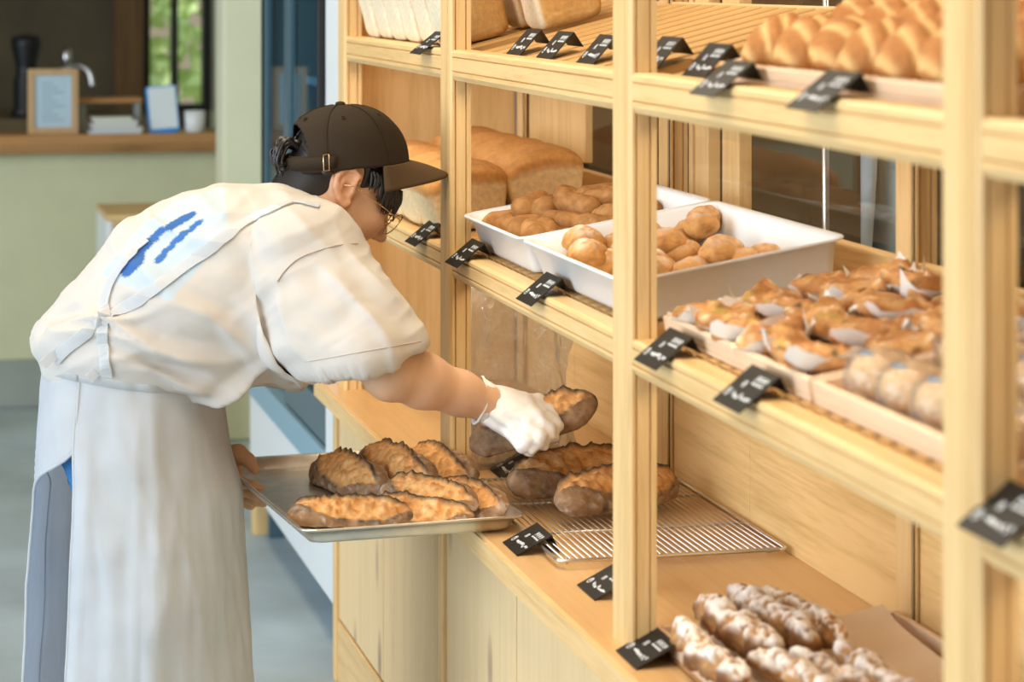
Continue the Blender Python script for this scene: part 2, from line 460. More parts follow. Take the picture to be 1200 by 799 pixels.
# kitchen behind the pass
kb = MB(); kx = -12.0
kb.box((kx - .1, -3.5, 0), (kx, 1.12, 3.2)); kb.box((kx - .1, 1.12, 0), (kx, 1.44, .86)); kb.box((kx - .1, 1.12, 2.6), (kx, 1.44, 3.2))
structure(kb.build('wall_kitchen', M['darkroom']))
structure(box_ob('wall_kitchen_window_side', (kx - .1, 1.44, 0), (kx, 2.4, 3.2), M['pale'], bev=0))
structure(box_ob('wall_kitchen_side', (kx, -3.6, 0), (-9.2, -3.5, 3.2), M['darkroom'], bev=0))
structure(box_ob('wall_kitchen_return', (kx, 2.3, 0), (-9.2, 2.4, 3.2), M['pale'], bev=0))
structure(box_ob('ceiling', (kx - .1, -3.6, 3.2), (-9.0, 2.4, 3.3), M['darkroom'], bev=0))
wf = MB()
wf.box((kx - .06, 1.115, .86), (kx + .02, 1.155, 2.6)); wf.box((kx - .06, 1.255, .86), (kx + .02, 1.285, 2.6))
wf.box((kx - .06, 1.40, .86), (kx + .02, 1.44, 2.6)); wf.box((kx - .06, 1.155, .86), (kx + .02, 1.40, .89))
win = structure(wf.build('window_1', M['black']))
MB().box((kx - .03, 1.155, .89), (kx - .026, 1.255, 2.6)).build('pane', M['glass'], win)
MB().box((kx - .03, 1.285, .89), (kx - .026, 1.40, 2.6)).build('pane', M['glass'], win)
# garden hedge outside that window
hb = MB(); rnd = random.Random(3)
for i in range(3200):
    c = Vector((-13.2 + rnd.uniform(-.25, .25), rnd.uniform(.6, 2.6), rnd.uniform(0.02, 3.0)))
    d = Vector((rnd.uniform(-1, 1), rnd.uniform(-1, 1), rnd.uniform(-1, 1))).normalized(); e = d.orthogonal().normalized() * .045; d *= .07
    hb.add([c - d, c + e, c + d, c - e], [(0, 1, 2, 3)])
hm, hnt, hbs = new_mat('hedge_leaves'); hbs.inputs['Base Color'].default_value = (.74, .92, .50, 1); hbs.inputs['Roughness'].default_value = .6
hedge = tag(hb.build('hedge', hm), 'bright green garden hedge outside the kitchen window', 'hedge', kind='stuff')

# dark back kitchen behind the shelf
bk = MB(); bk.box((-5.0, 2.9, 0), (-.2, 3.0, 2.6))
structure(bk.build('wall_back_kitchen', M['darkroom']))
structure(box_ob('wall_back_kitchen_end', (-5.3, 1.42, 0), (-5.2, 3.0, 2.6), M['darkroom'], bev=0))
structure(box_ob('wall_back_kitchen_side', (-.3, 1.42, 0), (-.2, 2.9, 2.6), M['darkroom'], bev=0))
structure(box_ob('ceiling_back_kitchen', (-5.3, 1.33, 2.4), (-.2, 3.0, 2.5), M['darkroom'], bev=0))

# ================================================================ shelf, worktop, cabinets
YF, YB = .905, 1.28
SB = [5.30, 4.265, 3.19, 2.118, 1.045]          # far side of each upright
PW = .081
ZU, TU = 1.348, .25                              # upper shelf: height at y=.93 and rise per metre
ZM, TM = 1.018, .17                              # middle shelf
ZC = .625                                        # worktop
def P_shelf(px, py, a, b):
    k = (py - HOR) * NN / (FPX * (px - 600 + VPX)); h = (CAMH - a + b * .93) / (k + b)
    return P_h(px, py, h)
shelf = thing('display_shelf', 'tall pine bakery display shelf with grooved uprights and sloping slatted shelves', 'shelf', (-3.2, 1.1, ZC))
def post_poly(x0, y0, w, d):
    g = .0045
    p = [(x0, y0 + d), (x0, y0 + .004), (x0 + .004, y0)]
    for gx in (.060, .070):
        p += [(x0 + gx, y0), (x0 + gx + .0015, y0 + g), (x0 + gx + .003, y0)]
    p += [(x0 + w - .004, y0), (x0 + w, y0 + .004)]
    for gy in (.008, d * .72):
        p += [(x0 + w, y0 + gy), (x0 + w - g, y0 + gy + .0015), (x0 + w, y0 + gy + .003)]
    p += [(x0 + w, y0 + d)]
    return p
for i, s in enumerate(SB):
    MB().prism(post_poly(-s, YF - .003, PW, .036), 'z', ZC, 2.1).build('upright', M['wood_z'], shelf)
    if i < 5:
        MB().prism(post_poly(-s + .03, YB, PW - .02, .034), 'z', ZC, 2.1).build('back_upright', M['wood_z'], shelf)
def rail_poly(y0, z0, z1, d=.034):
    h = z1 - z0; g = .004
    p = [(y0 + d, z0), (y0 + d, z1), (y0 + .004, z1), (y0, z1 - .004)]
    for f in (.76, .30):
        z = z0 + h * f
        p += [(y0, z + .0015), (y0 + g, z), (y0, z - .0015)]
    p += [(y0, z0 + .008), (y0 + .005, z0)]
    return p
NS = 0
slat_mes = [MB().prism([(-.0205, -.013), (.0205, -.013), (.0205, -.0075), (.0125, 0), (-.0125, 0), (-.0205, -.0075)], 'y', -.166, .166).mesh('slat') for w_ in (0,)]
slat_mes.append(MB().prism([(-.0265, -.018), (.0265, -.018), (.0265, -.001), (.0255, 0), (-.0255, 0), (-.0265, -.001)], 'y', -.166, .166).mesh('slat'))
for m_ in slat_mes: m_.materials.append(M['slat'])
for i in range(4):
    x0, x1 = -SB[i] + PW, -SB[i + 1]
    for z0, z1, base, tilt in ((1.305, 1.356, ZU, TU), (.975, 1.019, ZM, TM)):
        MB().prism(rail_poly(YF, z0, z1), 'x', x0 - .001, x1 + .001).build('rail', M['wood_x'], shelf)
        zb = base + tilt * (YB - .93)
        box_ob('back_rail', (x0 - .02, YB + .002, zb - .03), (x1 + .03, YB + .022, zb + (.03 if base == ZM else 0.0)), M['wood_x'], shelf)
        n = (13 if base == ZU else 22) - (i == 0)
        for k in range(n):
            o = link('slat', slat_mes[base == ZU], None, shelf)
            x = x0 + (x1 - x0) * (k + .5) / n
            yc = 1.108
            o.location = (x, yc, base + tilt * (yc - .93)); o.rotation_euler = (math.atan(tilt), 0, 0)
        mb = MB().box((x0, .99, -.026), (x1, 1.02, -.013)).box((x0, 1.20, -.026), (x1, 1.23, -.013))
        mb.v = [(x, y, z + base + tilt * (y - .93)) for x, y, z in mb.v]
        mb.build('slat_bearer', M['wood_x'], shelf)
    for zl in (1.300, .970):                     # strip and warm fill light added behind each rail to brighten the compartments
        box_ob('fill_strip', (x0 + .02, YF + .036, zl), (x1 - .02, YF + .052, zl + .008), M['white'], shelf, 0)
        area('shelf_fill', ((x0 + x1) / 2, YF + .044, zl - .002), ((x0 + x1) / 2, YF + .20, zl - .30), x1 - x0 - .06, .012, .9, (1.0, .84, .62))
    # solid pine back below the middle shelf, in boards
    xm = x0 + (x1 - x0) * .42
    for a, b in ((x0 - .02, xm - .001), (xm + .001, x1 + .03)):
        box_ob('back_board', (a, YB + .006, ZC), (b, YB + .024, ZM + .03), M['panel_x'], shelf, .0015)
# solid end and half back of the far bay
box_ob('end_panel', (-5.298, YF + .034, ZC), (-5.28, YB, 2.1), M['wood_z'], shelf)
box_ob('back_board', (-5.21, YB + .01, 1.12), (-4.755, YB + .026, 2.1), M['wood_z'], shelf)
# sliding glass at the back
for x0, x1 in ((-4.755, -4.24), (-4.18, -3.15), (-3.10, -2.08), (-2.03, -1.05)):
    MB().box((x0, YB + .013, 1.118), (x1, YB + .017, 2.1)).build('glass_pane', M['glass'], shelf)
for a, b in ((-4.125, -4.105), (-4.09, -4.02), (-3.945, -3.86)):
    box_ob('door_stile', (a, YB + .02, 1.085), (b, YB + .042, 2.1), M['wood_z'], shelf)

top = tag(MB().prism([(.8716 + .003, ZC), (.8716, ZC - .003), (.8716, ZC - .014), (.8740, ZC - .0155), (.8716, ZC - .017), (.8716, ZC - .036), (.8740, ZC - .038), (1.31, ZC - .038), (1.31, ZC)], 'x', -5.40, -1.0).build('worktop', M['worktop']),
          'long oiled pine worktop with a grooved front edge over the cabinets', 'worktop')
fascia = MB().prism([(.8716, ZC - .004), (.8716, ZC - .0135), (.8735, ZC - .0155), (.8716, ZC - .0175), (.8716, ZC - .0365), (.8675, ZC - .0365), (.8675, ZC - .004)], 'x', -5.402, -1.0).build('edge_strip', M['wood_x'], top)
cab_lab = ['pale knotty pine cabinet at the end of the counter beside the fridge', 'pine cabinet under the worktop below the wire cooling rack',
           'pine cabinet under the worktop below the sugared bread sticks', 'pine cabinet under the worktop past the sugared bread sticks']
for i in range(4):
    a, b = -SB[i] - (.04 if i == 0 else 0), -SB[i + 1]
    t = thing('base_cabinet', cab_lab[i], 'cabinet', ((a + b) / 2, 1.1, 0), 'cabinets under the worktop')
    box_ob('carcass', (a + .004, .925, 0), (b - .004, 1.30, ZC - .04), M['wood_z'], t, .001)
    box_ob('stile', (a + .004, .897, 0), (a + .034, .925, ZC - .04), M['wood_z'], t, .003)
    box_ob('stile', (b - .040, .900, 0), (b - .010, .925, ZC - .04), M['wood_z'], t, .003)
    xm = (a + b) / 2
    for p, q in ((a + .038, xm - .0035), (xm + .0035, b - .043)):
        box_ob('door', (p, .905, .135), (q, .925, ZC - .043), M['door_z'], t, .0015)
    box_ob('plinth_board', (a + .034, .902, 0), (b - .040, .925, .130), M['wood_x'], t, .003)

# ================================================================ breads
def surf_grid(fn, nu, nv):
    """closed tube: fn(u[0..1], v[0..1]) arrays -> (n,3); poles at both ends"""
    u, v = np.meshgrid(np.linspace(0, 1, nu), np.arange(nv) / nv, indexing='ij')
    V = fn(u.ravel(), v.ravel())
    i, j = np.meshgrid(np.arange(nu - 1), np.arange(nv), indexing='ij'); i = i.ravel(); j = j.ravel(); k = (j + 1) % nv
    Q = np.stack([i * nv + j, i * nv + k, (i + 1) * nv + k, (i + 1) * nv + j], 1)
    return V, Q, u.ravel(), v.ravel()
def batard(L, Rr, seed, nu=72, nv=56, flour=.5, lightness=1., roll=36, flat=.018):
    """rustic loaf along x, resting on z=0, one long score with a burnt ear"""
    def fn(u, v):
        t = 2 * u - 1; th = 2 * math.pi * v
        prof = np.clip(1 - np.abs(t) ** 3.3, 0, 1) ** .56
        ang = np.arctan2(np.sin(th), np.cos(th))                    # 0 at +y side, +90deg top
        cs, sn = np.cos(th), np.sin(th)
        rr = prof * Rr
        y = rr * 1.12 * np.sign(cs) * np.abs(cs) ** .9; z = rr * .82 * np.where(sn < 0, np.sign(sn) * np.abs(sn) * .66, sn)
        return np.stack([t * L / 2 + .0 * t, y, z], 1)
    V, Q, u, v = surf_grid(fn, nu, nv)
    t = 2 * u - 1; th = np.degrees(2 * math.pi * v)
    N = normals(V, Q)
    nz = fbm(V * 38, seed, 4); n2 = fbm(V * 110, seed + 5, 3); n3 = vnoise(V * 260, seed + 9)
    line = 48 + 26 * t + 14 * (vnoise(np.stack([t * 4, 0 * t, 0 * t], 1), seed) - .5)      # the ear runs obliquely over the top
    wd = 84 * np.clip(1 - np.abs(t) ** 3, 0, 1) + 2
    d = (th - line + 180) % 360 - 180
    inside = sstep(0, 6, d) * sstep(0, 9, wd - d) * sstep(1.0, .82, np.abs(t))
    ear = np.exp(-((d + 1) / 5.) ** 2) * sstep(.97, .75, np.abs(t))
    ear2 = np.exp(-((d - wd) / 5.) ** 2) * sstep(.97, .75, np.abs(t))
    disp = (nz - .5) * .010 + (n2 - .5) * .005 + ear * (.0055 + .012 * (n2 - .45)) + inside * (-.002 + .014 * (n2 - .5)) + ear2 * (.003 + .006 * (n2 - .5))
    V = V + N * disp[:, None]
    open_c = mixc((.72, .40, .155), (.46, .20, .06), sstep(.38, .75, n2)); open_c = mixc(open_c, (.84, .58, .30), sstep(.55, .8, nz) * .7)
    side = mixc((.21, .115, .055), (.36, .22, .12), nz * 1.2 - .1)
    fl = sstep(.50, .78, n2) * flour * (1 - .5 * sstep(.2, .9, np.sin(np.radians(th)) * 0 + nz))
    side = mixc(side, (.62, .55, .47), fl)
    side = mixc(side, (.035, .025, .02), sstep(.62, .85, fbm(V * 60, seed + 21, 2)) * .8)
    C = side * (1 - inside[:, None]) + open_c * inside[:, None]
    C = mixc(C, (.022, .017, .014), np.clip(ear * 1.3 * sstep(.25, .55, n2 + .12) + .8 * ear2 * sstep(.4, .6, n2), 0, 1))
    C = C * lightness
    ca, sa = math.cos(R(roll)), math.sin(R(roll))               # the score faces the shop; the underside is flat where it rests
    V = np.stack([V[:, 0], V[:, 1] * ca - V[:, 2] * sa, V[:, 1] * sa + V[:, 2] * ca], 1)
    c = V[:, 2].min() + flat; V[:, 2] = np.where(V[:, 2] < c, c + (V[:, 2] - c) * .12, V[:, 2])
    me = np_mesh(V - np.array([0, 0, V[:, 2].min()]), Q, 'loaf'); colour(me, C)
    me.materials.append(M['bread'])
    return me
def place(name, me, p1, p2, label, cat, group, roll=0., lift=0.):
    """lay a mesh that is modelled along x between two floor points"""
    p1, p2 = Vector(p1), Vector(p2); o = link(name, me, None, None, True)
    o.location = (p1 + p2) / 2 + Vector((0, 0, lift)); d = p2 - p1
    o.rotation_euler = (roll, -math.atan2(d.z, math.hypot(d.x, d.y)), math.atan2(d.y, d.x))
    return tag(o, label, cat, group)

# --- aluminium baking tray held at the counter's edge, with its loaves
def rrect(x0, y0, x1, y1, r, n=5):
    p = []
    for cx, cy, a in ((x1 - r, y1 - r, 0), (x0 + r, y1 - r, 90), (x0 + r, y0 + r, 180), (x1 - r, y0 + r, 270)):
        for k in range(n + 1):
            t = R(a + 90 * k / n); p.append((cx + r * math.cos(t), cy + r * math.sin(t)))
    return p
def pan_mesh(lx, ly, h, lip, taper, rc, th=.002, bead=.003):
    mb = MB(); rings = []
    def ring(ins, z, r): rings.append([(x, y, z) for x, y in rrect(-lx / 2 + ins, -ly / 2 + ins, lx / 2 - ins, ly / 2 - ins, r)])
    ring(lip + taper + .012, 0, rc * .6); ring(lip + taper + .002, .003, rc * .8); ring(lip + taper, .008, rc * .9)
    ring(lip + .002, h - .004, rc); ring(.001, h - .003, rc + .004); ring(0, h - .001, rc + .004); ring(.0015, h + bead * .4, rc + .003); ring(lip - .001, h, rc)
    ring(lip + th + .001, h - .003, rc); ring(lip + taper + th, .010, rc * .9); ring(lip + taper + th + .003, .005, rc * .8); ring(lip + taper + .014, .003, rc * .6)
    return mb.loft(rings).mesh('pan')
pan_c = Vector((-3.945, .765, .633)); PLX, PLY, PH = .60, .355, .026
pan = link('baking_tray', pan_mesh(PLX, PLY, PH, .006, .012, .02), M['alu'], None, True)
pan.location = (-4.085, .738, .628); pan.rotation_euler = (0, 0, R(5))
tag(pan, 'shallow aluminium baking tray full of dark loaves held by the person', 'tray')
tray_loaves = [((372, 548), (447, 586), .038, 'front one of the upper pair with a wide golden score'),
               ((346, 604), (474, 611), .031, ''), ((424, 546), (508, 588), .036, ''), ((474, 540), (553, 578), .039, ''),
               ((450, 584), (556, 610), .031, ''), ((440, 598), (530, 611), .029, ''), ((536, 578), (598, 606), .033, '')]
tl_lab = ['broad dark-rimmed scored loaf standing tallest in the held baking tray', 'slim grey-sided loaf lying along the long rim of the held baking tray',
          'golden scored loaf in the middle of the held baking tray', 'big golden scored loaf in the held baking tray farthest from the glove-free hand' ,
          'narrow loaf with pale floury seam in the middle of the held baking tray', 'narrow golden loaf lying between two others at the held tray rim',
          'short loaf with a black seam in the tray corner over the counter']
tl_lab[3] = 'big golden scored loaf at the back rim of the held baking tray'
for k, (a, b, rr, _) in enumerate(tray_loaves):
    zz = .632
    p1 = P_z(a[0], a[1] + 10, zz); p2 = P_z(b[0], b[1] + 2, zz)
    L = (p2 - p1).length
    me = batard(min(max(L, .20), .27), rr, 11 + k, flour=.75, lightness=1.25)
    c = (p1 + p2) / 2
    c.y = min(max(c.y, .63), .885); c.x = min(max(c.x, -4.25), -3.87)
    d = (p2 - p1).normalized()
    place('country_loaf', me, c - d * .1, c + d * .1, tl_lab[k], 'bread', 'loaves on the held baking tray', 0., .016 if k in (2, 4) else 0.)

# --- wire cooling rack
rk = thing('cooling_rack', 'steel wire cooling rack lying on the worktop under two loaves', 'cooling rack', (-3.75, 1.08, ZC))
rz = ZC + .012
ra, rb_ = P_z(651, 655, rz), P_z(945, 645, rz); rc_ = P_z(806, 553, rz); rd = P_z(562, 561, rz)
x_n, x_f = (ra.x + rb_.x) / 2, (rc_.x + rd.x) / 2; y_a, y_b = ra.y, min(rb_.y, 1.275)
fr = rrect(x_f, y_a, x_n, y_b, .012)
MB().tube([(x, y, rz) for x, y in fr + fr[:1]], .0028, 8).build('frame_wire', M['steel'], rk, True)
nw = 33
for k in range(nw):
    y = y_a + (y_b - y_a) * (k + .7) / (nw + .4)
    MB().tube([(x_f, y, rz + .0035), (x_n, y, rz + .0035)], .0011, 5).build('wire', M['steel'], rk, True)
for f in (.30, .66):
    x = x_n + (x_f - x_n) * f
    MB().tube([(x, y_a, rz + .0008), (x, y_b, rz + .0008)], .0018, 6).build('cross_wire', M['steel'], rk, True)
for x in (x_f + .03, x_n - .03):
    for y in (y_a + .02, y_b - .02):
        MB().tube([(x, y, ZC + .001), (x, y, rz)], .0022, 6).build('foot', M['steel'], rk, True)
rl = rz + .005
place('country_loaf', batard(.29, .043, 31, flour=.45), P_z(602, 586, rl), P_z(735, 558, rl), 'dark crusty loaf on the cooling rack beside the little card', 'bread', 'loaves on the cooling rack')
place('country_loaf', batard(.27, .041, 37, flour=.7), P_z(658, 606, rl), P_z(786, 580, rl), 'grey floured loaf with a golden score on the cooling rack behind an upright', 'bread', 'loaves on the cooling rack')
held1, held2 = P_D(556, 512, 4.17), P_D(707, 464, 4.09)
hl = place('country_loaf', batard(.235, .041, 43, flour=.08, flat=.004), held1, held2, 'dark crusty loaf gripped in the white gloved hand', 'bread', None, 0., -.040)

# --- white plastic trays with rolls, on the middle shelf
def shelf_loc(x, y, a, b, up=0.):
    return Vector((x, y, a + b * (y - .93) + up))
for x0, x1, lab in ((-3.765, -3.195, 'deep white plastic tray holding round floured buns on the middle shelf'), (-4.180, -3.77, 'white plastic tray holding brown twisted rolls on the middle shelf')):
    o = link('plastic_tray', pan_mesh(x1 - x0, .315, .062, .008, .012, .02, .0025, .004), M['plastic'], None, True)
    o.location = shelf_loc((x0 + x1) / 2, 1.085, ZM, TM, .001); o.rotation_euler = (math.atan(TM), 0, 0)
    tag(o, lab, 'tray', 'white trays on the middle shelf')
def bun_mesh(r, seed, white=.4, lump=.12, base=(.62, .31, .095), dark=(.42, .17, .045)):
    def fn(u, v):
        a = math.pi * (u - .5); th = 2 * math.pi * v
        z = np.sin(a); q = np.cos(a)
        return np.stack([r * q * np.cos(th) * 1.08, r * q * np.sin(th), r * np.where(z < 0, z * .6, z * .86)], 1)
    V, Q, u, v = surf_grid(fn, 20, 26)
    N = normals(V, Q); n = fbm(V / r * 1.3, seed, 2)
    V = V * (1 + lump * (n - .5)[:, None] * 2)
    n2 = fbm(V / r * 3, seed + 3, 3)
    C = mixc(base, dark, sstep(.45, .75, n2)); C = mixc(C, (.86, .76, .62), sstep(.2, .9, V[:, 2] / r) * white * sstep(.3, .7, n2) * 1.3)
    V[:, 2] -= V[:, 2].min()
    me = np_mesh(V, Q, 'bun'); colour(me, C); me.materials.append(M['bun'])
    return me
bun_var = [bun_mesh(.027, 50 + k, .35 + .12 * k, .26) for k in range(4)]
whitebun = [bun_mesh(.030, 60 + k, 1.0, .26) for k in range(2)]
buns = [(683, 300, 1), (711, 313, 1), (708, 284, 1), (662, 293, 1), (735, 300, 0), (745, 325, 0), (757, 291, 0), (772, 283, 0), (798, 272, 0), (823, 281, 0), (800, 297, 0), (846, 293, 0), (838, 313, 0), (873, 308, 0), (776, 318, 0), (760, 338, 0), (810, 319, 0), (895, 303, 0), (782, 300, 0), (765, 310, 0), (790, 284, 0), (815, 268, 0), (850, 303, 0), (725, 290, 1), (690, 318, 1)]
for k, (px, py, wh) in enumerate(buns):
    p = P_shelf(px, py, ZM + .026, TM)
    p.y = min(max(p.y, .975), 1.195); p.x = min(max(p.x, -3.715), -3.255)
    p = shelf_loc(p.x, p.y, ZM, TM, .008 + (.02 if k % 3 == 0 else 0))
    o = link('round_bun', whitebun[k % 2] if wh else bun_var[k % 4], None, None, True)
    o.location = p; o.rotation_euler = (.1, .1 * (k % 3 - 1), k * 1.3)
    tag(o, 'thickly floured pale bun heaped in the deep white tray' if wh else 'golden round bun dusted with flour heaped in the deep white tray', 'bun', 'round buns in the white tray')
def twist_mesh(seed):
    g = SDF((-.11, -.065, -.045), (.11, .065, .06), .0045); rr = random.Random(seed)
    n = 4
    for i in range(n):
        x = -.055 + .11 * i / (n - 1)
        g.cone((x - .012, -.018 + rr.uniform(-.006, .006), .002), (x + .014, .020 + rr.uniform(-.006, .006), .008), .021 + rr.uniform(-.003, .003), .018, .006)
    V, Q = g.arrays(); V = relax_mesh(V, Q); n = fbm(V * 60, seed, 3)
    V = V + normals(V, Q) * ((n - .5) * .004)[:, None]
    C = mixc((.50, .25, .085), (.33, .145, .04), sstep(.35, .7, n)); V[:, 2] -= V[:, 2].min()
    me = np_mesh(V, Q, 'roll'); colour(me, C); me.materials.append(M['bun']); return me
tw = [twist_mesh(5 + k) for k in range(3)]
for k, (px, py) in enumerate([(617, 272), (640, 258), (650, 280), (672, 262), (690, 275), (708, 258), (735, 262), (668, 246), (700, 245)]):
    p = P_shelf(px, py, ZM + .02, TM); p.y = min(max(p.y, .99), 1.17); p.x = min(max(p.x, -4.11), -3.86)
    o = link('twisted_roll', tw[k % 3], None, None, True); o.location = shelf_loc(p.x, p.y, ZM, TM, .009 + (.022 if k in (1, 3, 5, 7) else 0))
    o.rotation_euler = (.12, 0, .5 + k * .8)
    tag(o, 'bumpy cocoa-brown twisted roll heaped in the white tray', 'bread roll', 'twisted rolls in the white tray')

# --- tin loaves
def tin_loaf(lx, ly, lz, seed, dome, crumb=(.88, .70, .42), crust=(.58, .28, .08), side=(.86, .67, .38)):
    """block loaf: pale sides, browned and domed top"""
    def fn(u, v):
        a = math.pi * (u - .5); th = 2 * math.pi * v
        def se(c, e): return np.sign(c) * np.abs(c) ** e
        q = se(np.cos(a), .22)
        return np.stack([lx / 2 * q * se(np.cos(th), .24), ly / 2 * q * se(np.sin(th), .24), lz / 2 * se(np.sin(a), .25)], 1)
    V, Q, u, v = surf_grid(fn, 40, 56)
    tz = V[:, 2] / lz + .5
    ex = 1 - (2 * V[:, 0] / lx) ** 2; ey = 1 - (2 * V[:, 1] / ly) ** 2
    V[:, 2] += dome * sstep(.3, 1, tz) * (.35 * ex + .65 * ey)
    bul = sstep(.55, .78, tz) * dome * .35
    V[:, 0] *= 1 + bul / lx * 2; V[:, 1] *= 1 + bul / ly * 2
    n = fbm(V * 30, seed, 3); n2 = fbm(V * 120, seed + 1, 3)
    V += normals(V, Q) * ((n - .5) * .006)[:, None]
    C = mixc(side, crumb, n); edge = np.maximum(np.abs(2 * V[:, 0] / lx), 0)
    C = mixc(C, crust, sstep(.70, .84, tz + .10 * (n - .5)) if dome > .01 else sstep(.86, 1.0, tz))
    C = mixc(C, (.40, .17, .05), sstep(.5, .8, n2) * sstep(.7, 1, tz) * .6)
    V[:, 2] -= V[:, 2].min()
    me = np_mesh(V, Q, 'tin_loaf'); colour(me, C); me.materials.append(M['bun']); return me
def pullman(lx, ly, lz, seed):
    """square loaf: pale cut end towards the shop (-y), brown crust on the long sides"""
    me = tin_loaf(lx, ly, lz, seed, .004)
    V = np.zeros(len(me.vertices) * 3); me.vertices.foreach_get('co', V); V = V.reshape(-1, 3)
    n = fbm(V * 60, seed, 3); n2 = fbm(V * 200, seed + 1, 2)
    C = mixc((.66, .38, .13), (.56, .29, .085), n * 1.2); C = mixc(C, (.78, .52, .24), sstep(.55, .8, n2) * .5)
    front = sstep(-.82, -.93, 2 * V[:, 1] / ly) * sstep(.99, .90, np.abs(2 * V[:, 0] / lx))
    C = mixc(C, (.86, .74, .53), front)
    at = me.color_attributes['Col']; A = np.ones((len(V), 4), np.float32); A[:, :3] = C; at.data.foreach_set('color', A.ravel())
    return me
pl = [pullman(.128, .115, .145, 70 + k) for k in range(3)]
for k in range(6):
    o = link('square_loaf', pl[k % 3], None, None, True); x = -5.10 + .137 * k
    o.location = shelf_loc(x, .995, ZU, TU, .001); o.rotation_euler = (math.atan(TU), 0, 0)
    tag(o, 'square white loaf with pale cut end in the row beside the fridge end', 'bread', 'square loaves in the top row')
for x, y, lab in ((-4.27, 1.125, 'square white loaf with a broad brown crust side, last of the back pair'), (-4.425, 1.125, 'square white loaf squeezed between another loaf and the top row')):
    o = link('square_loaf', pl[0], None, None, True); o.location = shelf_loc(x, y, ZU, TU, .001); o.rotation_euler = (math.atan(TU), 0, 0)
    tag(o, lab, 'bread', 'square loaves behind the top row')
tl = [tin_loaf(.165, .128, .088, 80 + k, .035) for k in range(3)]
spots = [(-4.49, .995, 0), (-4.67, .995, 1), (-4.85, .995, 2), (-5.03, .995, 0), (-4.49, 1.135, 1), (-4.67, 1.135, 2), (-4.85, 1.135, 0), (-5.03, 1.135, 1)]
tlab = {0: 'domed tin loaf behind the grooved upright, beside the white tray', 4: 'domed golden tin loaf at the back rim of the brown roll tray'}
for k, (x, y, m) in enumerate(spots):
    o = link('tin_loaf', tl[m], None, None, True); o.location = shelf_loc(x, y, ZM, TM, .001); o.rotation_euler = (math.atan(TM), 0, 0)
    tag(o, tlab.get(k, 'pale tin loaf with browned domed top in the front row by the cap' if y < 1.05 else 'pale tin loaf with browned domed top in the back row behind the front loaves'), 'bread', 'tin loaves on the middle shelf')

# --- wooden tray of paper-wrapped savoury pastries (middle shelf)
def open_tray(name, lx, ly, h, mat, label, loc, tilt, t=.010, bottom=None):
    o = thing(name, label, 'tray', loc)
    def w(n, a, b, mm=None):
        m = MB().box(a, b).build(n, mm or mat); m.parent = o; bevel(m, .002); return m
    w('tray_bottom', (-lx / 2, -ly / 2, 0), (lx / 2, ly / 2, .006), bottom)
    w('tray_side', (-lx / 2, -ly / 2, .006), (lx / 2, -ly / 2 + t, h)); w('tray_side', (-lx / 2, ly / 2 - t, .006), (lx / 2, ly / 2, h))
    w('tray_end', (-lx / 2, -ly / 2 + t, .006), (-lx / 2 + t, ly / 2 - t, h)); w('tray_end', (lx / 2 - t, -ly / 2 + t, .006), (lx / 2, ly / 2 - t, h))
    o.rotation_euler = (math.atan(tilt), 0, 0)
    return o
open_tray('wooden_tray', .53, .315, .026, M['paletray'], 'pale wooden tray of topped pastries in paper on the middle shelf', shelf_loc(-2.845, 1.105, ZM, TM, .001), TM)
def pastry_mesh(seed):
    rr = random.Random(seed); ph = [rr.uniform(0, 6) for _ in range(4)]
    def fn(u, v):
        a = math.pi * (u - .5); th = 2 * math.pi * v
        rad = .038 * (1 + .20 * np.cos(3 * th + ph[0]) + .08 * np.cos(5 * th + ph[1]) + .06 * np.cos(2 * th + ph[2]))
        q = np.cos(a) ** .5
        return np.stack([rad * q * np.cos(th) * 1.15, rad * q * np.sin(th), .013 * np.sin(a)], 1)
    V, Q, u, v = surf_grid(fn, 22, 36); n = fbm(V * 45, seed, 3); n2 = fbm(V * 100, seed + 2, 2)
    up = sstep(0, .008, V[:, 2])
    V[:, 2] += up * (n - .35) * .026 + up * (n2 - .5) * .010
    C = mixc((.70, .37, .14), (.45, .18, .05), sstep(.35, .7, n)); C = mixc(C, (.86, .68, .42), sstep(.62, .8, n2) * up)
    C = mixc(C, (.05, .045, .02), sstep(.68, .78, fbm(V * 55, seed + 8, 2)) * up); C = mixc(C, (.45, .33, .07), sstep(.6, .75, fbm(V * 40, seed + 11, 2)) * up * .8)
    V[:, 2] -= V[:, 2].min()
    me = np_mesh(V, Q, 'pastry'); colour(me, C); me.materials.append(M['bread']); return me
def paper_mesh(seed):
    n = 9; g = np.linspace(-1, 1, n); X, Y = np.meshgrid(g, g, indexing='ij'); X = X.ravel(); Y = Y.ravel()
    r2 = np.maximum(np.abs(X), np.abs(Y)); cor = np.clip(np.abs(X * Y) - .45, 0, 1)
    Pn = np.stack([X * 2, Y * 2, 0 * X], 1); z = .004 + .026 * (r2 ** 3) * vnoise(Pn * 1.3, seed) + .050 * cor * vnoise(Pn * .6 + 3, seed + 2)
    V = np.stack([X * .048 * (1 - .2 * cor), Y * .044 * (1 - .2 * cor), z - .003], 1)
    i, j = np.meshgrid(np.arange(n - 1), np.arange(n - 1), indexing='ij'); i = i.ravel(); j = j.ravel()
    Q = np.stack([i * n + j, (i + 1) * n + j, (i + 1) * n + j + 1, i * n + j + 1], 1)
    V2 = V - np.array([0, 0, .0006]); m = len(V)
    me = np_mesh(np.concatenate([V, V2]), np.concatenate([Q, Q[:, ::-1] + m]), 'paper'); me.materials.append(M['wax']); return me
pv = [pastry_mesh(100 + k) for k in range(5)]; pp = [paper_mesh(120 + k) for k in range(4)]
k = 0
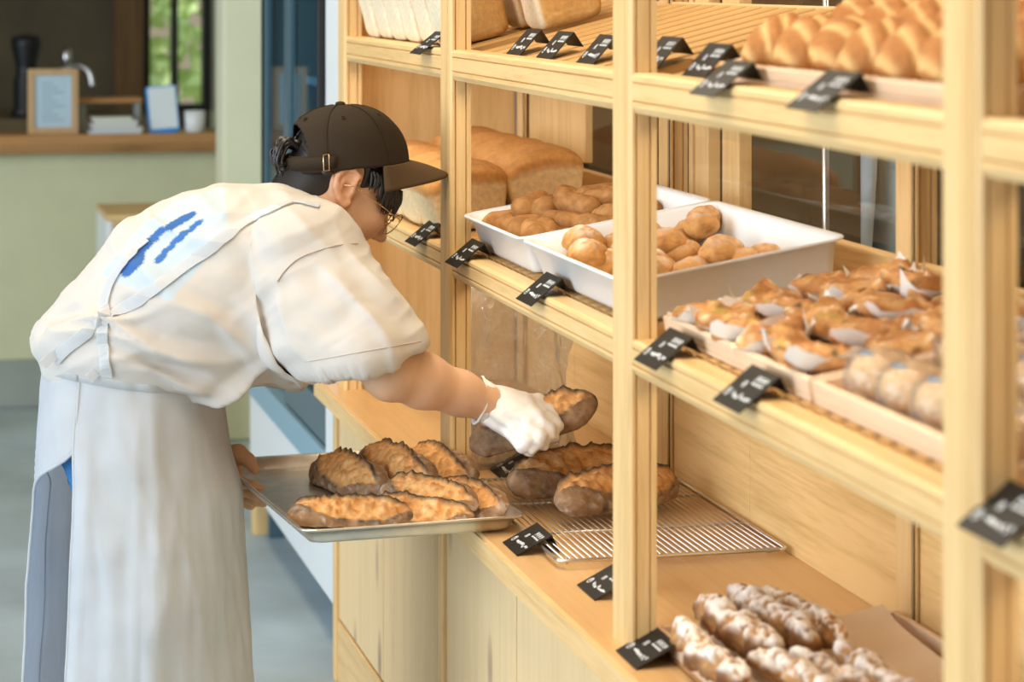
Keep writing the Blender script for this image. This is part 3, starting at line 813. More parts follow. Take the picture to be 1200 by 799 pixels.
for i in range(6):
    for j in range(4):
        x = -3.055 + .084 * i + (.015 if j % 2 else 0); y = .990 + .078 * j
        p = shelf_loc(x, y, ZM, TM, .0115 + .004 * ((i + j) % 2))
        o = link('savoury_pastry', pv[k % 5], None, None, True); o.location = p; o.rotation_euler = (math.atan(TM) + random.uniform(-.12, .12), random.uniform(-.15, .15), k * 2.1)
        tag(o, 'flat golden pastry with scorched toppings on white paper', 'pastry', 'pastries in the pale wooden tray')
        c = link('paper_liner', pp[k % 4], None, None, True); c.parent = o
        k += 1
open_tray('wooden_tray', .50, .315, .026, M['paletray'], 'pinkish wooden tray of wrapped buns next to the pastry tray', shelf_loc(-2.32, 1.105, ZM, TM, .001), TM)
wrap = film('wrapper', col=(.95, .96, .97), k=.7, rough=.12, extra=.06, bump=.9, bscale=40, haze=.08)
for i in range(5):
    for j in range(3):
        x = -2.50 + .09 * i; y = 1.0 + .10 * j
        o = link('wrapped_bun', bun_mesh(.036, 140 + i + j, .1, .05, (.72, .45, .20), (.55, .28, .09)) if (i, j) == (0, 0) else bpy.data.objects['wrapped_bun'].data, None, None, True)
        o.location = shelf_loc(x, y, ZM, TM, .008); tag(o, 'bun in a clear wrapper in the pinkish wooden tray', 'bun', 'wrapped buns in the tray')
        sl = MB().lathe([(.006, -.001), (.040, .004), (.046, .020), (.041, .040), (.026, .049), (.010, .052), (.003, .053)], (0, 0, 0), 14)
        sl.v = [(x_ * (1 + .12 * math.sin(9 * z_ * 60 + i)), y_ * (1 + .1 * math.cos(7 * z_ * 60 + j)), z_) for x_, y_, z_ in sl.v]
        s_ = sl.build('wrapper', wrap, None, True); s_.parent = o
        st = MB().lathe([(.004, .0), (.013, .0005), (.014, .002), (.004, .0025)], (0, -.012, .047), 14).build('sticker', plain('blue_sticker', (.10, .35, .62), .4) if (i, j) == (0, 0) else bpy.data.materials['blue_sticker']); st.parent = o
# --- upper shelf: pinkish tray of curled rolls
open_tray('wooden_tray', .80, .33, .022, M['paletray'], 'pinkish wooden tray of glossy curled rolls on the top shelf', shelf_loc(-2.475, 1.11, ZU, TU, .001), TU)
def curl_mesh(seed):
    def fn(u, v):
        t = 2 * u - 1; th = 2 * math.pi * v
        prof = np.clip(1 - np.abs(t) ** 2.2, 0, 1) ** .7 * .033
        ridge = 1 + .16 * np.abs(np.sin(t * 7.5 + .9 * np.sin(th)))
        return np.stack([t * .068, prof * ridge * np.cos(th), prof * ridge * np.sin(th) * np.where(np.sin(th) < 0, .6, .95) + .012 * (1 - t * t)], 1)
    V, Q, u, v = surf_grid(fn, 44, 28); n = fbm(V * 60, seed, 3); t = 2 * u - 1; th = 2 * math.pi * v
    gr = np.abs(np.sin(t * 7.5 + .9 * np.sin(th)))
    C = mixc((.72, .44, .17), (.42, .165, .04), sstep(.2, .75, gr * .7 + .5 * n - .1)); C = mixc(C, (.35, .13, .03), sstep(.62, .8, n) * .5)
    V[:, 2] -= V[:, 2].min(); me = np_mesh(V, Q, 'curl'); colour(me, C); me.materials.append(M['bun']); return me
cm = [curl_mesh(160 + k) for k in range(3)]
k = 0
for i in range(7):
    for j in range(3):
        x = -2.80 + .103 * i; y = 1.002 + .100 * j
        o = link('curled_roll', cm[k % 3], None, None, True); o.location = shelf_loc(x, y, ZU, TU, .0085); o.rotation_euler = (math.atan(TU), 0, R(90) + random.uniform(-.3, .3)); o.scale = (.80, 1.35, 1.05)
        tag(o, 'glossy golden ridged roll in rows on the top shelf tray', 'bread roll', 'curled rolls on the top shelf'); k += 1
# --- sugared sticks on paper in a wooden tray, on the worktop
open_tray('wooden_tray', .58, .335, .024, M['paletray'], 'wooden tray lined with baking paper under sugared bread sticks', Vector((-2.845, 1.108, ZC + .001)), 0, bottom=M['board'])
def sheet(name, corners, mat, bulge, label, cat, n=24, seed=1, amp=.008):
    a, b, c, d = [Vector(p) for p in corners]; V = []
    for i in range(n):
        for j in range(n):
            u, v = i / (n - 1), j / (n - 1)
            p = a.lerp(b, u).lerp(d.lerp(c, u), v)
            p = p + Vector((0, 0, amp * (noise.noise(Vector((u * 2.3, v * 2.3, seed))) + .3) + bulge(u, v))); V.append(p)
    V2 = [v - Vector((0, 0, .0008)) for v in V]; m = len(V)
    q = [(i * n + j, (i + 1) * n + j, (i + 1) * n + j + 1, i * n + j + 1) for i in range(n - 1) for j in range(n - 1)]
    o = link(name, mesh(V + V2, q + [tuple(k + m for k in f[::-1]) for f in q]), mat, None, True)
    return tag(o, label, cat)
sheet('baking_paper', ((-3.115, .955, ZC + .012), (-2.58, .955, ZC + .012), (-2.58, 1.215, ZC + .012), (-3.115, 1.245, ZC + .014)), M['paper'], lambda u, v: .045 * max(0, v - .5) ** 1.5 * (1 - .6 * u) + .06 * max(0, .12 - u) * v, 'brown baking paper sheet lining the tray under the sugared sticks', 'paper', seed=4, amp=.004)
def stick_mesh(seed, L=.25, r=.019):
    def fn(u, v):
        t = 2 * u - 1; th = 2 * math.pi * v; prof = np.clip(1 - np.abs(t) ** 6, 0, 1) ** .5 * r
        return np.stack([t * L / 2, prof * np.cos(th), prof * np.sin(th)], 1)
    V, Q, u, v = surf_grid(fn, 60, 26); N = normals(V, Q); n = fbm(V * 55, seed, 3); n2 = fbm(V * 30, seed + 3, 2); n3 = fbm(V * 130, seed + 4, 3)
    V = V + N * ((n - .5) * .026 + (n3 - .5) * .008)[:, None]
    V[:, 1] += .006 * np.sin(V[:, 0] * 25 + seed); sug = sstep(-.1, .45, N[:, 2] + 1.4 * (n2 - .5)) * sstep(.40, .55, n3 * .6 + n * .4)
    C = mixc((.46, .24, .09), (.20, .085, .03), sstep(.4, .65, n)); C = mixc(C, (.62, .34, .12), sstep(.6, .8, n2))
    C = mixc(C, (.86, .80, .74), sug * .95)
    V[:, 2] -= V[:, 2].min(); me = np_mesh(V, Q, 'stick'); colour(me, C); me.materials.append(M['bread']); return me
sk = [((790, 758), (868, 818), 0), ((810, 728), (905, 796), 0), ((858, 720), (950, 782), 0), ((895, 716), (990, 776), 0), ((905, 800), (985, 850), 1), ((945, 806), (1040, 845), 1), ((990, 790), (1085, 850), 1)]
slab = ['thin sugared bread stick along the low front edge of the brown tray', 'thick sugared bread stick resting second from the price card', 'knobbly sugared bread stick with a pointed tip', 'sugared bread stick nearest the bare baking paper']
for k, (a, b, g_) in enumerate(sk):
    zz = ZC + .030; p1 = P_z(*a, zz); p2 = P_z(*b, zz); d = (p2 - p1).normalized(); c = (p1 + p2) / 2
    place('sugar_stick', stick_mesh(180 + k, .25, .017 + .004 * (k in (1, 2))), c - d * .1, c + d * .1, slab[k] if k < 4 else 'sugared bread stick in the second row behind the first sticks', 'bread', 'sugared bread sticks', random.uniform(-.3, .3))

# --- clear bag with a loaf inside
bgc = Vector((P_z(598, 541, ZC).x, P_z(598, 541, ZC).y, ZC))
bag = MB(); rings = []
for k in range(30):
    f = k / 29; z = .002 + .33 * f; wx = .075 * (1 - .25 * f ** 2 + .08 * math.sin(7 * f)); wy = .10 * (1 - .12 * f + .06 * math.sin(9 * f + 1)); ring = []
    for j in range(40):
        t = 2 * math.pi * j / 40; c_, s_ = math.cos(t), math.sin(t); e = .35 + .4 * f
        q = 1 + .12 * f * math.sin(9 * t + 5 * f) + .14 * noise.noise(Vector((3 * c_, 3 * s_, 6 * f))) + .10 * noise.noise(Vector((9 * c_, 9 * s_, 13 * f)))
        ring.append((wx * math.copysign(abs(c_) ** e, c_) * q, wy * math.copysign(abs(s_) ** e, s_) * q, z + .018 * f * f * math.sin(5 * t + 1)))
    rings.append(ring)
bag.loft(rings, True, False); bgo = bag.build('plastic_bag', M['bag']); bgo.location = bgc
tag(bgo, 'tall crumpled clear plastic bag standing on the worktop behind the gloved hand', 'bag')
o = link('bagged_loaf', tin_loaf(.12, .155, .085, 91, .02, crust=(.60, .30, .10), side=(.74, .46, .19)), None, None, True); o.location = bgc + Vector((0, 0, .006))
tag(o, 'small golden loaf inside the clear plastic bag', 'bread')

# ================================================================ price cards
def lettering_mesh(seed, wv, n0, off):
    """white print laid over the card face; x across, v up the slope"""
    rr = random.Random(seed); mb = MB(); e1 = Vector((1, 0, 0)); e2 = wv.normalized(); L = wv.length
    def quad(x, v, w, h):
        p = n0 + off + e1 * x + e2 * v; mb.add([p, p + e1 * w, p + e1 * w + e2 * h, p + e2 * h], [(0, 1, 2, 3)])
    c = n0 + off + e1 * .014 + e2 * .30 * L                 # round emblem
    for q in range(10):
        a0, a1 = 2 * math.pi * q / 10, 2 * math.pi * (q + .8) / 10
        mb.add([c + (e1 * math.cos(a) + e2 * math.sin(a)) * r_ for a, r_ in ((a0, .0045), (a1, .0045), (a1, .0062), (a0, .0062))], [(0, 1, 2, 3)])
    quad(c.x - .003, .28 * L, .006, .0015); quad(c.x - .003, .33 * L, .006, .0015)
    for q in range(2): quad(.030 + .005 * q, .50 * L, .0025, .009)
    for q in range(4):
        x = .048 + .009 * q; quad(x, .62 * L, .006, .003); quad(x + .001, .70 * L, .002, .008); quad(x + .004, .74 * L, .0022, .006)
    x = .030
    while x < .082:
        wd = rr.uniform(.002, .006); quad(x, .22 * L + rr.uniform(0, .004), wd, rr.uniform(.0025, .006)); x += wd + rr.uniform(.001, .003)
    return mb.mesh('print')
def card_parts(kind):
    W = .092
    wv = {'hang': Vector((0, .047, .038)), 'stand': Vector((0, .042, .036)), 'low': Vector((0, .054, .027))}[kind]
    a = wv * (-.42) + Vector((0, -.001, .003)) if kind == 'hang' else Vector((0, 0, .0005))
    t = a + wv; leg = {'hang': Vector((0, .011, -.020)), 'stand': Vector((0, .012, -.024)), 'low': Vector((0, .012, -.0265))}[kind]
    nrm = Vector((0, -wv.z, wv.y)).normalized() * .0012
    mb = MB(); p = [a, t, t + leg]; q = [a - nrm, t - nrm * .9 - Vector((0, .0004, .0004)), t + leg - Vector((0, .0012, 0))]
    poly = [(v.y, v.z) for v in p] + [(v.y, v.z) for v in q[::-1]]
    return mb.prism(poly, 'x', 0, W).mesh('card'), wv, a, nrm * .25
CP = {k_: card_parts(k_) for k_ in ('hang', 'stand', 'low')}
for k_ in CP: CP[k_][0].materials.append(M['card'])
LM = {k_: [lettering_mesh(s_, CP[k_][1], CP[k_][2], CP[k_][3]) for s_ in range(3)] for k_ in CP}
for k_ in LM:
    for m_ in LM[k_]: m_.materials.append(M['ink'])
NC = [0]
def card(kind, loc, label, rz=0.):
    o = link('price_card', CP[kind][0]); o.location = loc; o.rotation_euler = (0, 0, rz)
    c = link('lettering', LM[kind][NC[0] % 3]); c.parent = o; NC[0] += 1
    return tag(o, label, 'price card', 'black price cards')
def hang_at(px, z, label):      # px: middle of the card along the rail's top edge
    p = P_h(px, 0, YF); card('hang', (p.x - .046, YF - .001, z + .001), label)
hang_at(500, 1.356, 'black price card hooked on the top rail below the square white loaves')
hang_at(843, 1.356, 'black price card hooked on the top rail overlapping another card')
hang_at(962, 1.356, 'black price card hooked on the top rail before the curled rolls')
hang_at(494, 1.019, 'black price card hooked on the middle rail by the peak of the cap')
hang_at(543, 1.019, 'black price card on the middle rail under the brown roll tray corner')
hang_at(630, 1.019, 'black price card on the middle rail before the deep white tray')
hang_at(775, 1.019, 'black price card on the middle rail between white tray and pastries')
hang_at(872, 1.019, 'black price card on the middle rail before the savoury pastries')
hang_at(1174, 1.019, 'black price card on the middle rail past the thick near upright')
stand_lab = ['black tent price card beside the bread end on the top shelf', 'black tent price card in the middle of three on the bare slats', 'black tent price card against the grooved upright on the bare slats',
             'black tent price card just past the upright on the top shelf', 'black tent price card on the top shelf behind a hooked card']
for (px, py), lab in zip([(600, 66), (636, 70), (684, 76), (757, 81), (811, 92)], stand_lab):
    p = P_shelf(px, py, ZU, TU); y = max(p.y, .934)
    o = card('stand', (p.x - .046, y, ZU + TU * (y - .93) + .0008), lab); o.rotation_euler = (math.atan(TU) * .55, 0, 0)
for (px, py), lab in zip([(580, 556), (597, 644), (686, 695), (733, 774)], ['small black price card leaning behind the dark loaves on the worktop', 'black price card on the worktop at the corner of the cooling rack',
                          'black price card on the worktop half behind the upright', 'black price card on the worktop before the sugared bread sticks']):
    p = P_z(px, py, ZC); card('low', (p.x - .046, p.y, ZC + .001), lab)

# ================================================================ fridge
fx0, fx1, fy = -6.80, -5.41, .92
fr_ = thing('display_fridge', 'blue-grey glass-door display fridge with white lower panel', 'fridge', ((fx0 + fx1) / 2, 1.25, 0))
box_ob('lower_body', (fx0, fy, .12), (fx1, 1.55, .37), M['white'], fr_, .006)
box_ob('jamb', (fx1 - .17, fy + .002, .37), (fx1, 1.55, 1.98), M['white'], fr_, .004)
box_ob('back', (fx0, 1.50, .37), (fx1 - .17, 1.55, 1.98), M['fridge_in'], fr_, 0)
box_ob('far_side', (fx0, fy + .03, .37), (fx0 + .05, 1.50, 1.98), M['fridge_in'], fr_, 0)
box_ob('top_box', (fx0, fy + .002, 1.98), (fx1, 1.55, 2.15), M['white'], fr_, .004)
box_ob('sill', (fx0, fy - .004, .37), (fx1 - .17, fy + .05, .435), M['bluelight'], fr_, .002)
for z in (.44, .85, 1.2, 1.55): box_ob('shelf_board', (fx0 + .06, 1.05, z), (fx1 - .18, 1.48, z + .02), M['bluelight'], fr_, 0)
dm = (fx0 + fx1 - .17) / 2
for a, b, y in ((fx0 + .005, dm + .03, fy + .03), (dm - .03, fx1 - .18, fy + .005)):
    d = MB(); fwid = .06
    d.box((a, y, .445), (a + fwid, y + .02, 1.97)); d.box((b - fwid, y, .445), (b, y + .02, 1.97)); d.box((a + fwid, y, .445), (b - fwid, y + .02, .53)); d.box((a + fwid, y, 1.90), (b - fwid, y + .02, 1.97))
    dd = d.build('sliding_door', M['bluegrey'], fr_)
    MB().box((a + fwid, y + .008, .53), (b - fwid, y + .012, 1.90)).build('glass', M['fridge_glass'], fr_)
box_ob('handle', (fx1 - .205, fy - .012, .55), (fx1 - .19, fy + .005, 1.9), M['black'], fr_, .002)
for x, y in ((fx0 + .05, fy + .04), (fx1 - .09, fy + .04), (fx0 + .05, 1.48), (fx1 - .09, 1.48)): box_ob('foot', (x, y, 0), (x + .04, y + .04, .12), M['bluegrey'], fr_, 0)
# boxes added in place of the pale reflections on the fridge glass
for x, z, c, nm, lab in ((-5.86, 1.22, (.80, .82, .80), 'stand-in box', 'tall white carton behind the fridge glass'), (-6.06, 1.22, (.62, .52, .40), 'stand-in box', 'tall tan carton behind the fridge glass')):
    mb = MB().box((-.05, -.05, 0), (.05, .05, .20)); mb.prism([(-.05, .20), (.05, .20), (0, .235)], 'x', -.05, .05)
    o = mb.build(nm, plain(nm + lab[5:8], c, .6)); bevel(o, .002); o.location = (x, 1.12, z); tag(o, lab, 'stand-in box', 'boxes in place of reflections on the fridge glass')
fo = P_z(304, 624, 0)
box_ob('wooden_block', (fo.x - .03, .925, 0), (fo.x + .03, .965, .12), M['wood_z'], fr_)

# ================================================================ the person
SCN = 4.21                                        # the body's mid plane
def S(px, py, dx=0.):
    """photo point on a plane parallel to the mid plane, dx towards the camera"""
    p = P_s(px, py, SCN - dx); return p
who = thing('person', 'person in brown cap and white apron bending to place a loaf on the rack', 'person', (-SCN, .45, 0))
HE = S(396, 217)                                  # between the ears
pit = R(35); yaw = R(4)
hf = Vector((-math.sin(yaw), math.cos(pit) * math.cos(yaw), -math.sin(pit))).normalized()
hr = hf.cross(Vector((0, 0, 1))).normalized(); hu = hr.cross(hf).normalized()
HM = [list(hr), list(hf), list(hu)]
def H(r, f, u): return HE + hr * r + hf * f + hu * u
def he(g, c, r, k=.01, mode='add'): g.ell(H(*c), r, k, HM, mode)

g = SDF((-4.62, .40, .54), (-3.80, 1.12, 1.32), .0030)
# skull, face
he(g, (0, -.012, .046), (.072, .086, .076), .01)
he(g, (0, .040, -.020), (.060, .056, .075), .03)
for sgn in (-1, 1):
    g.cone(H(.050 * sgn, .012, -.035), H(.022 * sgn, .074, -.092), .022, .016, .03)      # jaw line
    he(g, (.036 * sgn, .066, -.022), (.026, .026, .026), .02)                            # cheek bone
g.cone(H(0, .070, -.094), H(0, .082, -.092), .018, .014, .02)                            # chin
g.cone(H(-.030, .088, .022), H(.030, .088, .022), .010, .010, .015)                      # brow
g.cone(H(0, .094, .006), H(0, .112, -.030), .0065, .0095, .008)                          # nose
for sgn in (-1, 1):
    he(g, (.010 * sgn, .103, -.034), (.008, .010, .007), .005)
    he(g, (.031 * sgn, .092, .004), (.016, .012, .010), .008, 'sub')                     # eye sockets
    he(g, (.031 * sgn, .080, .003), (.0135, .0125, .0115), .003)                         # lids
g.cone(H(-.016, .094, -.060), H(.016, .094, -.060), .0055, .0055, .005)                  # upper lip
g.cone(H(-.014, .092, -.0705), H(.014, .092, -.0705), .0058, .0058, .004)                # lower lip
# ears
for sgn in (-1, 1):
    er = [Vector(v) for v in list(map(tuple, HM))]
    c = H(.074 * sgn, -.008, .000)
    a = Vector(hr) * sgn; tilt = [list(hr * math.cos(.4 * sgn) + hf * math.sin(.4) * -1 * 1), None, None]
    e0 = (hr * sgn * math.cos(.35) - hf * math.sin(.35)); e1 = hf * math.cos(.35) + hr * sgn * math.sin(.35)   # ear stands off backwards
    ue = hu * math.cos(.38) - hf * math.sin(.38); fe = hf * math.cos(.38) + hu * math.sin(.38)
    e0 = (hr * sgn * math.cos(.35) - fe * math.sin(.35)); e1 = fe * math.cos(.35) + hr * sgn * math.sin(.35)
    def Ev(f, u, o=0.): return H(.071 * sgn, .004, 0) + e1 * f * 1. + ue * u + e0 * o
    rim = [Ev(.006, .010, .006), Ev(.010, .024, .007), Ev(-.001, .033, .009), Ev(-.016, .031, .012), Ev(-.024, .018, .014), Ev(-.023, .000, .013), Ev(-.014, -.018, .010), Ev(-.004, -.027, .007), Ev(.003, -.022, .005)]
    g.chain(rim, [.0032, .0036, .0042, .0044, .0044, .0042, .0046, .0058, .004], .003)
    Ma = [list(e0), list(e1), list(ue)]
    g.ell(Ev(-.008, .006, .002), (.0065, .018, .031), .004, Ma)
    g.chain([Ev(-.013, .016, .009), Ev(-.016, .002, .010), Ev(-.009, -.012, .008)], [.003, .0035, .003], .003)     # antihelix
    g.ell(Ev(-.005, .000, .0095), (.007, .008, .0125), .003, Ma, 'sub')
    g.ell(Ev(.004, -.003, .006), (.004, .004, .006), .003, Ma)
# neck and trunk core
NB = S(348, 268)
g.cone(H(0, -.030, .0), NB, .056, .058, .03); g.cone(H(0, .01, -.055), S(362, 290), .045, .050, .03)
g.cone(NB, S(255, 325), .07, .095, .03, 1.2)
# right arm (towards the camera)
sh_r, el_r, wr_r = S(368, 300, .14), P_D(461, 432, 4.00), P_D(572, 473, 4.10)
g.cone(NB, sh_r, .05, .052, .03)
g.chain([sh_r, sh_r.lerp(el_r, .55), el_r], [.050, .045, .041], .02)
mid = el_r.lerp(wr_r, .30) + Vector((0, 0, -.002))
g.chain([el_r, mid, el_r.lerp(wr_r, .7), wr_r, P_D(600, 484, 4.11)], [.040, .041, .033, .0265, .024], .02)
g.cone(P_D(447, 440, 3.99), P_D(455, 444, 3.99), .026, .028, .03)      # elbow point
# left arm and hand at the tray
sh_l = S(372, 300, -.14); el_l = P_D(215, 478, 4.46); wr_l = P_D(243, 545, 4.33)
g.chain([NB, sh_l], [.05, .045], .03)
g.chain([sh_l, el_l, wr_l], [.045, .040, .028], .02)
TL = P_s(296, 556, 4.215)                                            # rim point being gripped
palm = P_D(268, 552, 4.29)
def L_(px, py, D): return P_D(px, py, D)
g.chain([wr_l, L_(262, 549, 4.29), L_(272, 556, 4.27)], [.027, .024, .017], .012)
g.cone(L_(262, 540, 4.27), L_(270, 552, 4.26), .020, .018, .012)
# thumb over the rim
g.chain([L_(263, 534, 4.27), L_(279, 532, 4.255), L_(291, 539, 4.245), L_(299, 550, 4.24)], [.018, .0155, .0105, .0078], .008)
# fingers below the tray
for pts in (((272, 558, 4.265), (284, 566, 4.25), (297, 569, 4.24), (306, 573, 4.235)), ((270, 566, 4.28), (284, 575, 4.27), (299, 580, 4.26), (311, 585, 4.255)),
            ((268, 572, 4.30), (283, 582, 4.30), (298, 587, 4.29), (309, 590, 4.29)), ((266, 574, 4.325), (280, 586, 4.33), (294, 592, 4.33))):
    n = len(pts); g.chain([L_(*p) for p in pts], [.0105, .0092, .0085, .0068][:n], .004)
V, Q = g.arrays(); V = relax_mesh(V, Q, .45)
bx = (V - np.array(HE)); lr, lf, lu = bx @ np.array(hr), bx @ np.array(hf), bx @ np.array(hu)
C = np.zeros_like(V); C[:] = (.64, .385, .235)
n = fbm(V * 28, 3, 3); C = mixc(C, (.70, .46, .31), n * .6)
near = (np.abs(lr) < .12) & (np.abs(lf) < .15) & (lu > -.13)
lip = near & (np.abs(lr) < .019) & (lf > .085) & (lu < -.052) & (lu > -.077)
C[lip] = (.46, .18, .14)
blush = np.exp(-((np.abs(lr) - .045) / .02) ** 2 - ((lf - .07) / .025) ** 2 - ((lu + .025) / .022) ** 2) * near
C = mixc(C, (.66, .30, .20), blush * .5)
earm = near & (np.abs(lr) > .066) & (lf < .02) & (lf > -.05)
C[earm] = C[earm] * np.array([1.0, .86, .78])
brow = near & (np.abs(np.abs(lr) - .033) < .020) & (lf > .075) & (np.abs(lu - .021 - .1 * (.035 - np.abs(lr))) < .0035)
C[brow] = (.05, .035, .03)
bm_ = np_mesh(V, Q, 'body'); colour(bm_, C); bm_.materials.append(M['skin'])
body = link('body', bm_, None, who, True)
# eyes
for sgn in (-1, 1):
    c = H(.031 * sgn, .083, .0035)
    mb = MB(); mb.lathe([(.0005, -.010), (.006, -.008), (.010, 0), (.006, .008), (.0005, .010)], (0, 0, 0), 16)
    o = mb.build('eye', plain('eye', (.04, .025, .02), .15), who, True); o.location = Vector((0, 0, 0)); o.data.transform(Matrix.Translation(c))
    lash = MB().tube([H(.031 * sgn - .016, .0905, .004), H(.031 * sgn, .0965, .0065), H(.031 * sgn + .016, .0905, .004)], .0013, 6); lash.build('eyelash', M['hair'], who, True)

# ---- hair: scalp shell below the cap, nape, side lock, fringe and the bun through the cap
gh = SDF((-4.34, .46, 1.06), (-4.08, .83, 1.35), .003)
gh.ell(H(0, -.012, .046), (.0760, .0895, .080), .0, HM)
gh.cone(H(0, -.032, .010), H(0, -.036, -.048), .064, .060, .01)
# cut the face and neck free
gh.plane(H(0, 0, -.026), -(hu * 1.0 - hf * .488))
gh.plane(S(408, 148), Vector((0, 0, 1)))
gh.plane(H(0, .070, .020), hf * 1.0 - hu * .75)
for sgn in (-1, 1): gh.ell(H(.088 * sgn, -.008, .006), (.034, .030, .044), .004, HM, 'sub')
V, Q = gh.arrays(); V = relax_mesh(V, Q)
hair = link('hair', np_mesh(V, Q, 'hair'), M['hair'], who, True)
rr = random.Random(8)
for sgn in (-1, 1):
    lk = MB()
    for k in range(46):                                             # side locks in front of the ear and fringe under the peak
        f0 = rr.uniform(.022, .094); w_ = (f0 - .022) / .072
        r0 = sgn * (.0745 - .030 * w_ ** 2.2)
        le = .020 + .020 * rr.random() + (.009 if f0 > .055 else 0) - (.010 if f0 < .04 else 0)
        a = H(r0 * .97, f0 - .008, .048); b = H(r0 * 1.02, f0 + .002, .048 - le * .6); c = H(r0 * (1.01 - .05 * rr.random()), f0 + .005 + rr.uniform(-.004, .008), .046 - le)
        lk.tube(curve_pts([a, b, c], 6), [.0035, .0035, .0035, .003, .0026, .0018, .0006][:7], 5)
    lk.build('hair_lock', M['hair'], hair, True); lk = MB()
    for k in range(30):                                             # hair swept back to the nape
        u0 = rr.uniform(-.012, .045); a = H(sgn * .074, -.036 - .010 * rr.random(), u0 * .8 + .008); b = H(sgn * .072, -.05, u0 * .8 + .004); c = H(sgn * .035, -.098, u0 * .5 + .022)
        lk.tube(curve_pts([a, b, c], 6), .0028, 5)
    lk.build('hair_lock', M['hair'], hair, True)


# ---- cap (its own frame: rim nearly level)
CC = S(408, 193); ct = R(-2)
cf = Vector((hf.x, hf.y, 0)).normalized() * math.cos(ct) + Vector((0, 0, -math.sin(ct))); cr_ = cf.cross(Vector((0, 0, 1))).normalized(); cu = cr_.cross(cf)
def CP_(r, f, u): return CC + cr_ * r + cf * f + cu * u
bn = MB()
for k in range(80):                                                 # looped bun pulled through the opening
    j = [rr.uniform(-.010, .010) for _ in range(6)]
    a = CP_(j[0] * 1.5, -.080, .034 + j[1]); b = CP_(j[2] * 2.2, -.108 + j[3] * .6, .043 + j[4] * .7); c = CP_(j[0] * 2.2, -.122 + j[5] * .6, .020 + j[1]); d = CP_(j[2] * 2, -.110 + j[3] * .8, -.001 + j[4]); e = CP_(j[5] * 1.5, -.082, .004 + j[0])
    bn.tube(curve_pts([a, b, c, d, e], 16), .0028, 5)
for k in range(16):                                                 # loose ends
    j = [rr.uniform(-.010, .010) for _ in range(6)]
    a = CP_(j[0] * 2, -.118, .020 + j[1]); b = CP_(j[2] * 2, -.114 + j[3] * .5, -.012 + j[4]); c = CP_(j[5] * 2, -.098 + j[1], -.034 + j[3])
    bn.tube(curve_pts([a, b, c], 8), [.0010] * 8 + [.0005], 4)
bn.build('hair_bun', M['hair'], hair, True)
nth, nph = 52, 144
def dome(th, ph, off=0.):
    """th 0 top .. 1 rim, ph 0 = front"""
    a = th * math.pi / 2
    fr_, bk_ = .104 + off, .106 + off
    c_, s_ = math.cos(ph), math.sin(ph)
    q = math.sin(a) ** .80 if th > 0 else 0
    u = (.101 + off) * math.cos(a) ** .86
    f = (fr_ if c_ > 0 else bk_) * c_ * q - .010 * math.cos(a)
    r = (.086 + off) * s_ * q
    if c_ < -.1: u -= .008 * (-c_) * (th ** 2)
    return CP_(r, f, u)
V = []; F = []
for i in range(nth):
    for j in range(nph):
        th = i / (nth - 1); ph = 2 * math.pi * j / nph
        seam = min(abs(((ph / (math.pi / 3)) % 1) - 0), abs(((ph / (math.pi / 3)) % 1) - 1))
        p = dome(max(th, .004), ph, -.0012 * math.exp(-(seam / .03) ** 2) + .0012 * math.sin(5 * ph + 9 * th) * th)
        V.append(p)
def open_back(i, j):
    th = (i + .5) / (nth - 1); ph = abs(((j + .5) / nph * 360 + 180) % 360 - 180)       # 180 = back
    d = 180 - ph
    return (d / 40.) ** 2 + (max(0, .86 - th) / .36) ** 2 < 1 and th < .86
for i in range(nth - 1):
    for j in range(nph):
        if not open_back(i, j): F.append((i * nph + j, i * nph + (j + 1) % nph, (i + 1) * nph + (j + 1) % nph, (i + 1) * nph + j))
        
cm_ = mesh(V, F, 'cap'); cap = link('cap', cm_, M['cap'], who, True)
so = cap.modifiers.new('s', 'SOLIDIFY'); so.thickness = .0022; so.offset = -1
MB().lathe([(.0005, -.002), (.008, -.001), (.0085, .002), (.006, .0045), (.0005, .0055)], CP_(0, -.010, .101), 14).build('button', M['cap'], cap, True)
for ph in (40, 100, 160, -40, -100, -160):
    p = dome(.42, R(ph), .0006); q = dome(.42, R(ph), .003); nrm = (q - p).normalized(); a = nrm.orthogonal().normalized(); b = nrm.cross(a)
    MB().tube([p + (a * math.cos(t_) + b * math.sin(t_)) * .0032 for t_ in [k * math.pi / 5 for k in range(11)]], .0009, 5).build('eyelet', M['cap'], cap, True)
for k in range(6):                                                   # raised panel seams
    MB().tube([dome(t_ / 14, k * math.pi / 3, .0004) for t_ in range(1, (7 if k == 3 else 15))], .0008, 4).build('seam', M['cap'], cap, True)
# peak
br_v = []; nr, na = 10, 30
for i in range(nr):
    for j in range(na):
        a = R(-68 + 136 * j / (na - 1)); t_ = i / (nr - 1)
        inn = dome(.985, a); lat = math.sin(a)
        ext = .066 * (1 - abs(lat / math.sin(R(68))) ** 3.2) + .001
        f_dir = cf * 1.0
        drop = .016 * t_ + .020 * lat * lat * t_ + .010 * t_ * t_
        br_v.append(inn + cf * ext * t_ - cu * (drop + .003))
bf = [(i * na + j, i * na + j + 1, (i + 1) * na + j + 1, (i + 1) * na + j) for i in range(nr - 1) for j in range(na - 1)]
brim = link('peak', mesh(br_v, bf), plain('peak_twill', (.10, .062, .030), .85, spec=.15, bump=.3, bscale=1200), cap, True)
so = brim.modifiers.new('s', 'SOLIDIFY'); so.thickness = .0042; so.offset = 0
